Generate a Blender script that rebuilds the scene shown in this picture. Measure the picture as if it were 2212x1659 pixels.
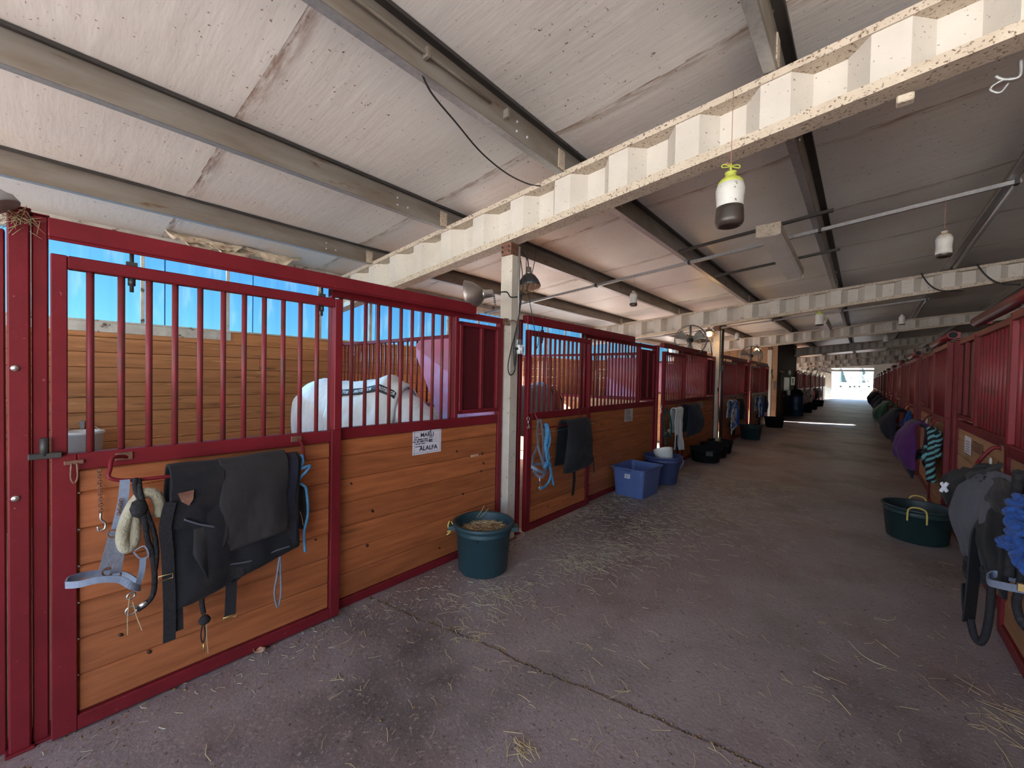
import bpy, bmesh, math, random
from mathutils import Vector, Matrix, noise as mnoise

# ------------------------------------------------------------------ clear
for o in list(bpy.data.objects):
    bpy.data.objects.remove(o)
scene = bpy.context.scene
COL = scene.collection
random.seed(7)

# ------------------------------------------------------------------ camera
CAM_H = 1.63
FPX = 875.0
_yaw, _pit, _rol = math.radians(40.86), math.radians(-1.137), math.radians(1.173)
_fw = Vector((-math.sin(_yaw), math.cos(_yaw), 0)); _rt = Vector((math.cos(_yaw), math.sin(_yaw), 0)); _up = Vector((0, 0, 1))
CW = _fw * math.cos(_pit) + _up * math.sin(_pit)
_u2 = _up * math.cos(_pit) - _fw * math.sin(_pit)
CR = _rt * math.cos(_rol) + _u2 * math.sin(_rol)
CU = _u2 * math.cos(_rol) - _rt * math.sin(_rol)
cam_d = bpy.data.cameras.new('camera')
cam_d.sensor_width = 36.0
cam_d.lens = FPX / 2212.0 * 36.0
cam_d.clip_start = 0.05
cam_d.clip_end = 2000
cam = bpy.data.objects.new('camera', cam_d)
COL.objects.link(cam)
M = Matrix.Identity(4)
for i in range(3):
    M[i][0] = CR[i]; M[i][1] = CU[i]; M[i][2] = -CW[i]
M[0][3], M[1][3], M[2][3] = 0, 0, CAM_H
cam.matrix_world = M
scene.camera = cam

# ------------------------------------------------------------------ sky, sun, exposure
world = bpy.data.worlds.new('world')
scene.world = world
world.use_nodes = True
wn = world.node_tree
wn.nodes.clear()
w_out = wn.nodes.new('ShaderNodeOutputWorld')
w_bg = wn.nodes.new('ShaderNodeBackground')
w_sky = wn.nodes.new('ShaderNodeTexSky')
w_sky.sky_type = 'NISHITA'
w_sky.sun_disc = False
w_sky.sun_elevation = math.radians(24)
w_sky.sun_rotation = math.radians(247)
w_sky.altitude = 300
w_sky.air_density = 1.0
w_sky.dust_density = 0.6
w_sky.ozone_density = 2.0
wn.links.new(w_sky.outputs[0], w_bg.inputs[0])
w_bg.inputs[1].default_value = 0.42
wn.links.new(w_bg.outputs[0], w_out.inputs[0])

sun_d = bpy.data.lights.new('sun', 'SUN')
sun_d.energy = 21.0
sun_d.angle = math.radians(0.6)
sun_d.color = (1.0, 0.97, 0.93)
sun = bpy.data.objects.new('sun', sun_d)
COL.objects.link(sun)
_se, _hd = math.radians(24), Vector((0.92, 0.39, 0)).normalized()
_sd = _hd * math.cos(_se) - Vector((0, 0, 1)) * math.sin(_se)
sun.rotation_euler = _sd.to_track_quat('-Z', 'Y').to_euler()
sun.location = (-20, -10, 15)

def portal(name, loc, rot, sx, sy):
    d = bpy.data.lights.new(name, 'AREA'); d.shape = 'RECTANGLE'; d.size = sx; d.size_y = sy
    d.cycles.is_portal = True
    o = bpy.data.objects.new(name, d); o.location = loc; o.rotation_euler = rot; COL.objects.link(o)
# sky portals: the open near end, the clear band under the left eave, the far doorway
portal('near_opening_portal', (0.5, -3.9, 1.9), (math.radians(90), 0, 0), 15.0, 4.4)
portal('eave_band_portal', (-6.55, 10, 2.55), (0, math.radians(-90), 0), 1.2, 32.0)
portal('exit_portal', (-0.74, 52.8, 1.5), (math.radians(-90), 0, 0), 3.6, 3.2)

vs = scene.view_settings
vs.view_transform = 'Standard'
vs.look = 'None'
vs.gamma = 1.0
vs.use_curve_mapping = False
vs.exposure = 1.62

# ------------------------------------------------------------------ place constants (metres)
A = 2.70        # left stall line at x = -A
B = 0.815       # right stall line at x = +B
XBACK = -6.36   # left outside wall
XFAR = 8.6      # right outside wall
YN, YE = -3.7, 52.3
RS = 0.09       # roof slope
def purlin_z(x): return 3.576 + RS * x     # underside of the purlins
def ceil_z(x): return 3.776 + RS * x
def beam_bot(x): return 3.197 + 0.10 * x
def beam_top(x): return 3.576 + 0.082 * x - 0.005

def P(u, v, x=None, y=None, z=None):
    """point of the place seen at photo pixel u,v on one plane of the building"""
    d = CW * FPX + CR * (u - 1106.0) + CU * (829.5 - v)
    if x is not None: t = x / d.x
    elif y is not None: t = y / d.y
    else: t = (z - CAM_H) / d.z
    return Vector((0, 0, CAM_H)) + d * t

# ------------------------------------------------------------------ materials
MATS = {}
def newmat(name):
    m = bpy.data.materials.new(name); m.use_nodes = True
    nt = m.node_tree; nt.nodes.clear()
    out = nt.nodes.new('ShaderNodeOutputMaterial')
    b = nt.nodes.new('ShaderNodeBsdfPrincipled')
    nt.links.new(b.outputs[0], out.inputs[0])
    MATS[name] = m
    return m, nt, b, out

def _mix(nt, fac, a, b):
    n = nt.nodes.new('ShaderNodeMix'); n.data_type = 'RGBA'
    for sock, val in ((n.inputs[0], fac), (n.inputs[6], a), (n.inputs[7], b)):
        if hasattr(val, 'is_output'): nt.links.new(val, sock)
        elif isinstance(val, (int, float)): sock.default_value = val
        else: sock.default_value = (*val[:3], 1)
    return n.outputs[2]

def _coord(nt, scale=(1, 1, 1), rnd=True):
    tc = nt.nodes.new('ShaderNodeTexCoord')
    mp = nt.nodes.new('ShaderNodeMapping')
    mp.inputs['Scale'].default_value = scale
    nt.links.new(tc.outputs['Object'], mp.inputs[0])
    if rnd:
        oi = nt.nodes.new('ShaderNodeObjectInfo')
        mu = nt.nodes.new('ShaderNodeMath'); mu.operation = 'MULTIPLY'; mu.inputs[1].default_value = 37.0
        nt.links.new(oi.outputs['Random'], mu.inputs[0])
        nt.links.new(mu.outputs[0], mp.inputs['Location'])
        return mp.outputs[0], oi.outputs['Random']
    return mp.outputs[0], None

def _noise(nt, vec, scale, detail=4, rough=0.55):
    n = nt.nodes.new('ShaderNodeTexNoise'); n.inputs['Scale'].default_value = scale
    n.inputs['Detail'].default_value = detail; n.inputs['Roughness'].default_value = rough
    nt.links.new(vec, n.inputs['Vector'])
    return n.outputs['Fac']

def _ramp(nt, fac, lo, hi):
    n = nt.nodes.new('ShaderNodeMapRange'); n.inputs[1].default_value = lo; n.inputs[2].default_value = hi
    nt.links.new(fac, n.inputs[0])
    return n.outputs[0]

def mat(name, col, rough=0.6, metal=0.0, col2=None, scale=5, lo=0.35, hi=0.7, stretch=(1, 1, 1), bump=0.0, bscale=60,
        spots=None, rndv=0.0, sheen=0.0, spec=0.5, emit=None):
    m, nt, b, out = newmat(name)
    vec, rnd = _coord(nt, stretch)
    c = None
    if col2 is not None:
        c = _mix(nt, _ramp(nt, _noise(nt, vec, scale), lo, hi), col, col2)
    else:
        c = _mix(nt, 0.0, col, col)
    for sp in (spots or []):
        scol, ssc, slo, shi = sp
        c = _mix(nt, _ramp(nt, _noise(nt, vec, ssc, 3, 0.6), slo, shi), c, scol)
    if rndv:
        hs = nt.nodes.new('ShaderNodeHueSaturation')
        mr = nt.nodes.new('ShaderNodeMapRange'); mr.inputs[3].default_value = 1 - rndv; mr.inputs[4].default_value = 1 + rndv
        nt.links.new(rnd, mr.inputs[0]); nt.links.new(mr.outputs[0], hs.inputs['Value']); nt.links.new(c, hs.inputs['Color'])
        c = hs.outputs[0]
    nt.links.new(c, b.inputs['Base Color'])
    b.inputs['Roughness'].default_value = rough
    b.inputs['Metallic'].default_value = metal
    b.inputs['Specular IOR Level'].default_value = spec
    if sheen: b.inputs['Sheen Weight'].default_value = sheen
    if emit:
        b.inputs['Emission Color'].default_value = (*emit[0], 1); b.inputs['Emission Strength'].default_value = emit[1]
    if bump:
        bp = nt.nodes.new('ShaderNodeBump'); bp.inputs['Strength'].default_value = bump; bp.inputs['Distance'].default_value = 0.01
        nt.links.new(_noise(nt, vec, bscale, 5), bp.inputs['Height'])
        nt.links.new(bp.outputs[0], b.inputs['Normal'])
    return m

mat('red_paint', (0.185, 0.014, 0.021), 0.42, 0, (0.135, 0.011, 0.016), 4, 0.3, 0.7, spots=[((0.34, 0.10, 0.10), 38, 0.70, 0.78)], bump=0.12, bscale=30, spec=0.22)
mat('red_bar', (0.19, 0.024, 0.030), 0.45, 0, (0.12, 0.030, 0.028), 9, 0.45, 0.7, bump=0.1, spec=0.3)
mat('red_sheet', (0.085, 0.006, 0.011), 0.5, 0, (0.06, 0.005, 0.009), 3)
mat('glare_pink_panel', (0.46, 0.13, 0.20), 0.5, 0, (0.40, 0.20, 0.30), 5, 0.4, 0.65, spots=[((0.22, 0.03, 0.05), 55, 0.66, 0.72)])  # red sheet with sun glare put into its colour as pink
mat('wood', (0.44, 0.135, 0.046), 0.5, 0, (0.26, 0.073, 0.023), 3.0, 0.30, 0.72, stretch=(0.8, 9, 9), bump=0.25, bscale=8,
    spots=[((0.15, 0.045, 0.014), 1.9, 0.69, 0.78), ((0.50, 0.20, 0.075), 5, 0.66, 0.8)], rndv=0.16)
mat('wood_knot', (0.045, 0.013, 0.006), 0.6, 0, (0.08, 0.022, 0.01), 60)
mat('wood_back', (0.56, 0.25, 0.10), 0.6, 0, (0.38, 0.155, 0.055), 2.5, 0.3, 0.7, stretch=(0.7, 8, 8), bump=0.3, bscale=8,
    spots=[((0.12, 0.055, 0.028), 2.2, 0.62, 0.75), ((0.72, 0.42, 0.18), 4, 0.64, 0.72)], rndv=0.14)
mat('wood_pale', (0.40, 0.21, 0.10), 0.55, 0, (0.30, 0.145, 0.065), 2.5, 0.3, 0.7, stretch=(0.8, 9, 9), bump=0.2, bscale=8,
    spots=[((0.20, 0.09, 0.04), 2.0, 0.70, 0.8)], rndv=0.12)
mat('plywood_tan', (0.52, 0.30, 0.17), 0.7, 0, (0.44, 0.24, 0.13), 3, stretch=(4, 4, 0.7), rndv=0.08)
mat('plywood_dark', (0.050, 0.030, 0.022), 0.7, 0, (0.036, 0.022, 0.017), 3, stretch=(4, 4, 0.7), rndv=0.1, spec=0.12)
mat('white_steel', (0.62, 0.58, 0.52), 0.55, 0, (0.54, 0.50, 0.44), 3, spots=[((0.16, 0.10, 0.06), 42, 0.66, 0.70)], bump=0.15, bscale=90)
mat('white_flange', (0.58, 0.50, 0.40), 0.6, 0, (0.48, 0.40, 0.31), 8, spots=[((0.15, 0.09, 0.055), 60, 0.57, 0.64)], bump=0.3, bscale=90)
mat('post_paint', (0.56, 0.50, 0.43), 0.6, 0, (0.42, 0.35, 0.29), 2.5, spots=[((0.15, 0.09, 0.06), 30, 0.65, 0.71)], bump=0.15)
mat('purlin_steel', (0.27, 0.25, 0.225), 0.55, 0.25, (0.19, 0.155, 0.12), 3, 0.35, 0.7, stretch=(3, 0.6, 3), spots=[((0.16, 0.095, 0.055), 5, 0.62, 0.72)])
mat('galvanised', (0.42, 0.42, 0.42), 0.45, 0.6, (0.32, 0.32, 0.33), 30)
mat('eave_steel', (0.62, 0.60, 0.55), 0.6, 0, (0.44, 0.41, 0.36), 8, spots=[((0.13, 0.08, 0.06), 9, 0.60, 0.68)])
mat('dark_steel', (0.055, 0.052, 0.05), 0.5, 0.3, (0.04, 0.038, 0.036), 8)
mat('chrome', (0.62, 0.60, 0.58), 0.28, 0.9)
mat('rust_steel', (0.16, 0.07, 0.045), 0.6, 0.4, (0.25, 0.12, 0.08), 30)
mat('brass', (0.55, 0.40, 0.18), 0.35, 0.9)
mat('black_cloth', (0.018, 0.017, 0.020), 0.85, 0, (0.012, 0.012, 0.015), 4, sheen=0.04, bump=0.35, bscale=35, spots=[((0.045, 0.037, 0.035), 3.2, 0.58, 0.80)], spec=0.12)
mat('black_flap', (0.036, 0.031, 0.031), 0.85, 0, (0.022, 0.020, 0.022), 3, sheen=0.05, bump=0.3, bscale=30, spec=0.12)
mat('navy_cloth', (0.019, 0.020, 0.032), 0.85, 0, (0.013, 0.014, 0.023), 4, sheen=0.05, bump=0.35, bscale=30, spec=0.12)
mat('grey_cloth', (0.095, 0.092, 0.115), 0.9, 0, (0.068, 0.066, 0.084), 4, sheen=0.05, bump=0.3, bscale=30, spec=0.12)
mat('purple_cloth', (0.085, 0.022, 0.110), 0.85, 0, (0.06, 0.015, 0.08), 5, sheen=0.08, bump=0.3, bscale=30, spec=0.12)
mat('green_cloth', (0.018, 0.055, 0.035), 0.85, 0, (0.012, 0.038, 0.026), 5, sheen=0.2, spec=0.12)
mat('white_cloth', (0.62, 0.61, 0.62), 0.9, 0, (0.52, 0.51, 0.53), 6, bump=0.25, bscale=20, sheen=0.2)
mat('white_blue_cloth', (0.58, 0.58, 0.62), 0.9, 0, (0.62, 0.62, 0.64), 6, spots=[((0.02, 0.10, 0.42), 6, 0.50, 0.54)])
mat('spotted_cloth', (0.70, 0.68, 0.70), 0.9, 0, (0.66, 0.64, 0.66), 6, spots=[((0.03, 0.02, 0.03), 7, 0.53, 0.56)])
mat('webbing_black', (0.020, 0.019, 0.022), 0.75, 0, (0.030, 0.028, 0.032), 90, spec=0.12)
mat('webbing_grey', (0.17, 0.175, 0.215), 0.7, 0, (0.13, 0.135, 0.165), 60, bump=0.4, bscale=120)
mat('webbing_pale', (0.22, 0.26, 0.36), 0.6, 0, (0.18, 0.215, 0.30), 60)
mat('webbing_teal', (0.22, 0.52, 0.62), 0.7)
mat('fleece', (0.42, 0.38, 0.28), 0.95, 0, (0.32, 0.28, 0.19), 12, sheen=0.1, bump=0.9, bscale=90)
mat('rope_black', (0.018, 0.017, 0.019), 0.85, 0, (0.035, 0.033, 0.036), 60, bump=0.5, bscale=150, spec=0.12)
mat('rope_blue', (0.09, 0.26, 0.46), 0.75, 0, (0.06, 0.19, 0.36), 50, bump=0.5, bscale=150, spec=0.12)
mat('rope_royal', (0.022, 0.075, 0.28), 0.8, 0, (0.014, 0.04, 0.16), 40, bump=0.6, bscale=120, sheen=0.1, spec=0.12)
mat('rope_teal', (0.16, 0.38, 0.42), 0.8, 0, (0.12, 0.30, 0.34), 40, spec=0.12)
mat('rope_green', (0.014, 0.06, 0.055), 0.8, spec=0.12)
mat('bucket_green', (0.016, 0.045, 0.058), 0.5, 0, (0.022, 0.056, 0.070), 6, bump=0.05)
mat('tub_green', (0.012, 0.030, 0.034), 0.5, 0, (0.016, 0.038, 0.042), 6)
mat('tote_blue', (0.085, 0.13, 0.33), 0.45, 0, (0.07, 0.105, 0.27), 5)
mat('tub_blue', (0.055, 0.075, 0.20), 0.45, 0, (0.045, 0.06, 0.16), 5)
mat('rubber_black', (0.010, 0.010, 0.012), 0.7, 0, (0.016, 0.016, 0.018), 12, spec=0.12)
mat('barrel_blue', (0.010, 0.028, 0.085), 0.45)
mat('white_plastic', (0.74, 0.74, 0.74), 0.45, 0, (0.64, 0.64, 0.63), 8)
mat('straw', (0.50, 0.42, 0.25), 0.8, 0, (0.40, 0.31, 0.16), 30, rndv=0.3)
mat('hay', (0.56, 0.53, 0.40), 0.8, 0, (0.46, 0.42, 0.28), 40)
mat('feed', (0.30, 0.19, 0.09), 0.9, 0, (0.19, 0.11, 0.05), 70, bump=1.0, bscale=120)
mat('twine_yellow', (0.55, 0.42, 0.10), 0.7)
mat('twine_pink', (0.42, 0.20, 0.17), 0.7)
mat('paper', (0.66, 0.62, 0.68), 0.7, 0, (0.62, 0.58, 0.64), 8)
mat('paper_worn', (0.50, 0.45, 0.42), 0.8, 0, (0.36, 0.31, 0.29), 18)
mat('ink', (0.018, 0.014, 0.045), 0.7)
mat('label_white', (0.58, 0.58, 0.64), 0.5)
mat('leaf_dry', (0.50, 0.28, 0.17), 0.8, 0, (0.62, 0.40, 0.27), 20)
mat('lamp_reflector', (0.30, 0.25, 0.23), 0.38, 0.75, (0.22, 0.17, 0.15), 8)
mat('lamp_reflector_dark', (0.10, 0.10, 0.11), 0.35, 0.7)
mat('bulb_lit', (1, 0.6, 0.2), 0.4, emit=((1.0, 0.55, 0.18), 40))
mat('cable', (0.020, 0.018, 0.017), 0.6)
mat('conduit', (0.33, 0.32, 0.31), 0.45, 0.6)
mat('bottle_clear', (0.62, 0.61, 0.59), 0.35, 0, (0.54, 0.52, 0.48), 12, spots=[((0.14, 0.09, 0.06), 45, 0.66, 0.71)])
mat('bottle_dregs', (0.060, 0.043, 0.036), 0.3, 0, (0.035, 0.026, 0.022), 10)
mat('lid_green', (0.47, 0.50, 0.08), 0.5, 0, (0.40, 0.42, 0.07), 20, spots=[((0.12, 0.10, 0.03), 60, 0.64, 0.7)])
mat('fixture_metal', (0.50, 0.44, 0.36), 0.6, 0, (0.40, 0.33, 0.24), 20, spots=[((0.10, 0.06, 0.04), 60, 0.6, 0.66)])
mat('diffuser', (0.66, 0.62, 0.59), 0.35, 0, (0.58, 0.54, 0.51), 4)
mat('fan_black', (0.030, 0.030, 0.032), 0.45, 0.3)
mat('fan_wire', (0.34, 0.33, 0.31), 0.4, 0.6)
mat('fan_blade', (0.40, 0.38, 0.35), 0.45, 0.4)
mat('torn_vinyl', (0.70, 0.62, 0.48), 0.7, 0, (0.56, 0.44, 0.30), 9)
mat('horse_white', (0.76, 0.76, 0.78), 0.75, 0, (0.62, 0.62, 0.65), 9, stretch=(3, 1, 1), sheen=0.2, bump=0.2, bscale=40)
mat('horse_brown', (0.13, 0.075, 0.048), 0.65, 0, (0.09, 0.05, 0.032), 5, sheen=0.2, spec=0.12)
mat('horse_dark', (0.030, 0.026, 0.026), 0.65, spec=0.12)
mat('fly_sheet', (0.66, 0.66, 0.67), 0.85, 0, (0.55, 0.53, 0.50), 5, stretch=(3, 1, 1), bump=0.35, bscale=16)
mat('horse_blanket', (0.22, 0.25, 0.30), 0.85, 0, (0.17, 0.19, 0.23), 6)
mat('plaid_blanket', (0.03, 0.05, 0.10), 0.85, 0, (0.10, 0.16, 0.24), 14, 0.5, 0.55)
mat('band_black', (0.020, 0.024, 0.032), 0.7)
mat('band_text', (0.60, 0.62, 0.65), 0.7)
mat('dirt', (0.36, 0.28, 0.20), 0.95, 0, (0.27, 0.20, 0.14), 3, bump=0.6, bscale=20)
mat('field', (0.20, 0.19, 0.12), 0.95, 0, (0.13, 0.145, 0.08), 0.05, 0.4, 0.6)
mat('gravel_yard', (0.66, 0.60, 0.53), 0.95, 0, (0.60, 0.54, 0.47), 0.8)
mat('bark', (0.28, 0.26, 0.26), 0.9)
mat('twigs', (0.36, 0.36, 0.38), 0.9)  # pale blue-grey: distance haze put into the colour
mat('evergreen', (0.06, 0.085, 0.085), 0.9)  # blued and lightened for the same distance haze
mat('car_paint', (0.35, 0.37, 0.40), 0.3)
mat('roof_sheet', (0.45, 0.45, 0.44), 0.5, 0.2)
mat('skin_dark', (0.01, 0.01, 0.01), 0.2)

# clear corrugated band: lets the sky and the sun through, partly scattering
m, nt, b, out = newmat('clear_panel')
nt.nodes.remove(b)
tr = nt.nodes.new('ShaderNodeBsdfTransparent'); tr.inputs[0].default_value = (0.022, 0.062, 0.105, 1)
tl = nt.nodes.new('ShaderNodeBsdfTranslucent')
vec, _ = _coord(nt, (1, 1, 0.25), False)
streak = _ramp(nt, _noise(nt, vec, 7, 4), 0.52, 0.75)
tl_col = _mix(nt, streak, (0.010, 0.035, 0.052), (0.030, 0.045, 0.052))
nt.links.new(tl_col, tl.inputs[0])
ms = nt.nodes.new('ShaderNodeMixShader')
fm = nt.nodes.new('ShaderNodeMapRange'); fm.inputs[3].default_value = 0.10; fm.inputs[4].default_value = 0.35
nt.links.new(streak, fm.inputs[0]); nt.links.new(fm.outputs[0], ms.inputs[0])
nt.links.new(tr.outputs[0], ms.inputs[1]); nt.links.new(tl.outputs[0], ms.inputs[2])
nt.links.new(ms.outputs[0], out.inputs[0])

# roof insulation: white vinyl facing with specks, and rusty stains along the seams (panel's own y edges)
m, nt, b, out = newmat('insulation')
vec, rnd = _coord(nt, (1, 1, 1))
c = _mix(nt, _ramp(nt, _noise(nt, vec, 0.9), 0.35, 0.75), (0.70, 0.69, 0.665), (0.59, 0.57, 0.54))
c = _mix(nt, _ramp(nt, _noise(nt, vec, 34, 2), 0.69, 0.74), c, (0.20, 0.13, 0.09))
vec2, _ = _coord(nt, (1.5, 9, 9))
c = _mix(nt, _ramp(nt, _noise(nt, vec2, 9, 3), 0.69, 0.76), c, (0.22, 0.15, 0.11))
tc = nt.nodes.new('ShaderNodeTexCoord'); sx = nt.nodes.new('ShaderNodeSeparateXYZ'); nt.links.new(tc.outputs['Object'], sx.inputs[0])
# distance from the panel edge (local y from 0 to 1.8)
ed = nt.nodes.new('ShaderNodeMapRange'); ed.inputs[1].default_value = 0.13; ed.inputs[2].default_value = 0.0
nt.links.new(sx.outputs[1], ed.inputs[0])
mu = nt.nodes.new('ShaderNodeMath'); mu.operation = 'MULTIPLY'
vec3, _ = _coord(nt, (0.8, 5, 1))
nt.links.new(ed.outputs[0], mu.inputs[0]); nt.links.new(_ramp(nt, _noise(nt, vec3, 4.5, 6, 0.7), 0.40, 0.60), mu.inputs[1])
c = _mix(nt, mu.outputs[0], c, (0.20, 0.10, 0.05))
nt.links.new(c, b.inputs['Base Color']); b.inputs['Roughness'].default_value = 0.42
bp = nt.nodes.new('ShaderNodeBump'); bp.inputs['Strength'].default_value = 0.25; bp.inputs['Distance'].default_value = 0.02
vec4, _ = _coord(nt, (0.5, 3, 1))
nt.links.new(_noise(nt, vec4, 4, 3), bp.inputs['Height']); nt.links.new(bp.outputs[0], b.inputs['Normal'])

# aisle concrete
m, nt, b, out = newmat('concrete')
vec, _ = _coord(nt, (1, 1, 1), False)
c = _mix(nt, _ramp(nt, _noise(nt, vec, 1.1, 5, 0.6), 0.34, 0.70), (0.245, 0.200, 0.203), (0.35, 0.295, 0.298))
c = _mix(nt, _ramp(nt, _noise(nt, vec, 0.85, 3, 0.6), 0.50, 0.68), c, (0.225, 0.150, 0.142))
c = _mix(nt, _ramp(nt, _noise(nt, vec, 0.55, 4, 0.65), 0.50, 0.66), c, (0.105, 0.088, 0.085))
c = _mix(nt, _ramp(nt, _noise(nt, vec, 55, 4, 0.7), 0.55, 0.72), c, (0.42, 0.345, 0.32))
c = _mix(nt, _ramp(nt, _noise(nt, vec, 38, 3, 0.7), 0.62, 0.70), c, (0.075, 0.052, 0.046))
nt.links.new(c, b.inputs['Base Color']); b.inputs['Roughness'].default_value = 0.54
b.inputs['Specular IOR Level'].default_value = 0.45
bp = nt.nodes.new('ShaderNodeBump'); bp.inputs['Strength'].default_value = 0.55; bp.inputs['Distance'].default_value = 0.012
nt.links.new(_noise(nt, vec, 42, 6, 0.65), bp.inputs['Height']); nt.links.new(bp.outputs[0], b.inputs['Normal'])
# ------------------------------------------------------------------ mesh helpers
WL = {}      # world location of every object (no rotations on parents except where noted)
def tag(o, label=None, cat=None, group=None, kind=None):
    if label: o['label'] = label
    if cat: o['category'] = cat
    if group: o['group'] = group
    if kind: o['kind'] = kind
    return o

def thing(name, loc, label, cat, group=None):
    o = bpy.data.objects.new(name, None); o.empty_display_size = 0.1
    o.location = loc; COL.objects.link(o); WL[o.name] = Vector(loc)
    return tag(o, label, cat, group)

def link(name, me, m, parent=None, loc=(0, 0, 0), smooth=False):
    """place a mesh whose vertices are relative to world point loc"""
    o = bpy.data.objects.new(name, me)
    if m and not me.materials: me.materials.append(MATS[m])
    COL.objects.link(o)
    loc = Vector(loc)
    if parent is not None:
        o.parent = parent; o.location = loc - WL[parent.name]
    else:
        o.location = loc
    WL[o.name] = loc
    if smooth:
        for p in me.polygons: p.use_smooth = True
    return o

def struct(o): o['kind'] = 'structure'; return o

class MB:
    def __init__(s): s.v = []; s.f = []; s.s = []
    def add(s, vs_, fs, smooth=False):
        n = len(s.v); s.v += [Vector(p) for p in vs_]
        s.f += [tuple(i + n for i in f) for f in fs]; s.s += [smooth] * len(fs)
        return s
    def box(s, lo, hi):
        x0, y0, z0 = lo; x1, y1, z1 = hi
        return s.add([(x0,y0,z0),(x1,y0,z0),(x1,y1,z0),(x0,y1,z0),(x0,y0,z1),(x1,y0,z1),(x1,y1,z1),(x0,y1,z1)],
                     [(0,3,2,1),(4,5,6,7),(0,1,5,4),(1,2,6,5),(2,3,7,6),(3,0,4,7)])
    def obox(s, c, ax, ay, az):
        """oriented box: centre and three half-axis vectors"""
        c, ax, ay, az = Vector(c), Vector(ax), Vector(ay), Vector(az)
        vs_ = [c + ax*i + ay*j + az*k for k in (-1, 1) for (i, j) in ((-1,-1),(1,-1),(1,1),(-1,1))]
        return s.add(vs_, [(0,3,2,1),(4,5,6,7),(0,1,5,4),(1,2,6,5),(2,3,7,6),(3,0,4,7)])
    def tube(s, pts, r, n=8, cap=True, closed=False):
        pts = [Vector(p) for p in pts]
        rs = r if isinstance(r, (list, tuple)) else [r] * len(pts)
        base = len(s.v); k = len(pts)
        prev = None
        for i, p in enumerate(pts):
            if closed: t = (pts[(i + 1) % k] - pts[i - 1])
            else: t = (pts[min(i + 1, k - 1)] - pts[max(i - 1, 0)])
            if t.length < 1e-9: t = Vector((0, 0, 1))
            t.normalize()
            if prev is None:
                a = Vector((0, 0, 1)) if abs(t.z) < 0.9 else Vector((1, 0, 0))
                prev = t.cross(a).normalized()
            nrm = (prev - t * prev.dot(t))
            if nrm.length < 1e-6: nrm = t.orthogonal()
            nrm.normalize(); prev = nrm
            bn = t.cross(nrm)
            for j in range(n):
                a = 2 * math.pi * j / n
                s.v.append(p + (nrm * math.cos(a) + bn * math.sin(a)) * rs[i])
        segs = k if closed else k - 1
        for i in range(segs):
            for j in range(n):
                a = base + i * n + j; b_ = base + i * n + (j + 1) % n
                c = base + ((i + 1) % k) * n + (j + 1) % n; d = base + ((i + 1) % k) * n + j
                s.f.append((a, b_, c, d)); s.s.append(True)
        if cap and not closed:
            s.f.append(tuple(base + j for j in reversed(range(n)))); s.s.append(False)
            s.f.append(tuple(base + (k - 1) * n + j for j in range(n))); s.s.append(False)
        return s
    def ribbon(s, pts, w, wd, th):
        """flat strap along pts; wd = width direction(s), w = full width, th = thickness"""
        pts = [Vector(p) for p in pts]; k = len(pts); base = len(s.v)
        for i, p in enumerate(pts):
            t = (pts[min(i + 1, k - 1)] - pts[max(i - 1, 0)]).normalized()
            d = Vector(wd[i] if isinstance(wd, list) else wd)
            d = (d - t * d.dot(t)).normalized()
            n_ = t.cross(d).normalized()
            ww = w[i] if isinstance(w, (list, tuple)) else w
            s.v += [p + d*ww/2 + n_*th/2, p - d*ww/2 + n_*th/2, p - d*ww/2 - n_*th/2, p + d*ww/2 - n_*th/2]
        for i in range(k - 1):
            for j in range(4):
                a = base + i*4 + j; b_ = base + i*4 + (j+1) % 4
                s.f.append((a, b_, b_ + 4, a + 4)); s.s.append(False)
        s.f.append((base+3, base+2, base+1, base)); e = base + (k-1)*4
        s.f.append((e, e+1, e+2, e+3)); s.s += [False, False]
        return s
    def lathe(s, prof, c, n=28, sx=1, sy=1, axis=None, smooth=True):
        """profile of (r,h) about z (or axis vector) through c"""
        c = Vector(c); base = len(s.v)
        if axis is None: ex, ey, ez = Vector((1,0,0)), Vector((0,1,0)), Vector((0,0,1))
        else:
            ez = Vector(axis).normalized(); ex = ez.orthogonal().normalized(); ey = ez.cross(ex)
        for (r, h) in prof:
            for j in range(n):
                a = 2*math.pi*j/n
                s.v.append(c + ex*(r*sx*math.cos(a)) + ey*(r*sy*math.sin(a)) + ez*h)
        for i in range(len(prof)-1):
            for j in range(n):
                a = base+i*n+j; b_ = base+i*n+(j+1) % n
                s.f.append((a, b_, b_+n, a+n)); s.s.append(smooth)
        if prof[0][0] > 1e-6: s.f.append(tuple(base+j for j in reversed(range(n)))); s.s.append(False)
        if prof[-1][0] > 1e-6: s.f.append(tuple(base+(len(prof)-1)*n+j for j in range(n))); s.s.append(False)
        return s
    def prism(s, poly, ext):
        """closed polygon (list of points) extruded by vector ext"""
        n = len(poly); ext = Vector(ext)
        vs_ = [Vector(p) for p in poly] + [Vector(p) + ext for p in poly]
        fs = [tuple(reversed(range(n))), tuple(range(n, 2*n))] + [(i, (i+1) % n, (i+1) % n + n, i+n) for i in range(n)]
        return s.add(vs_, fs)
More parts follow.
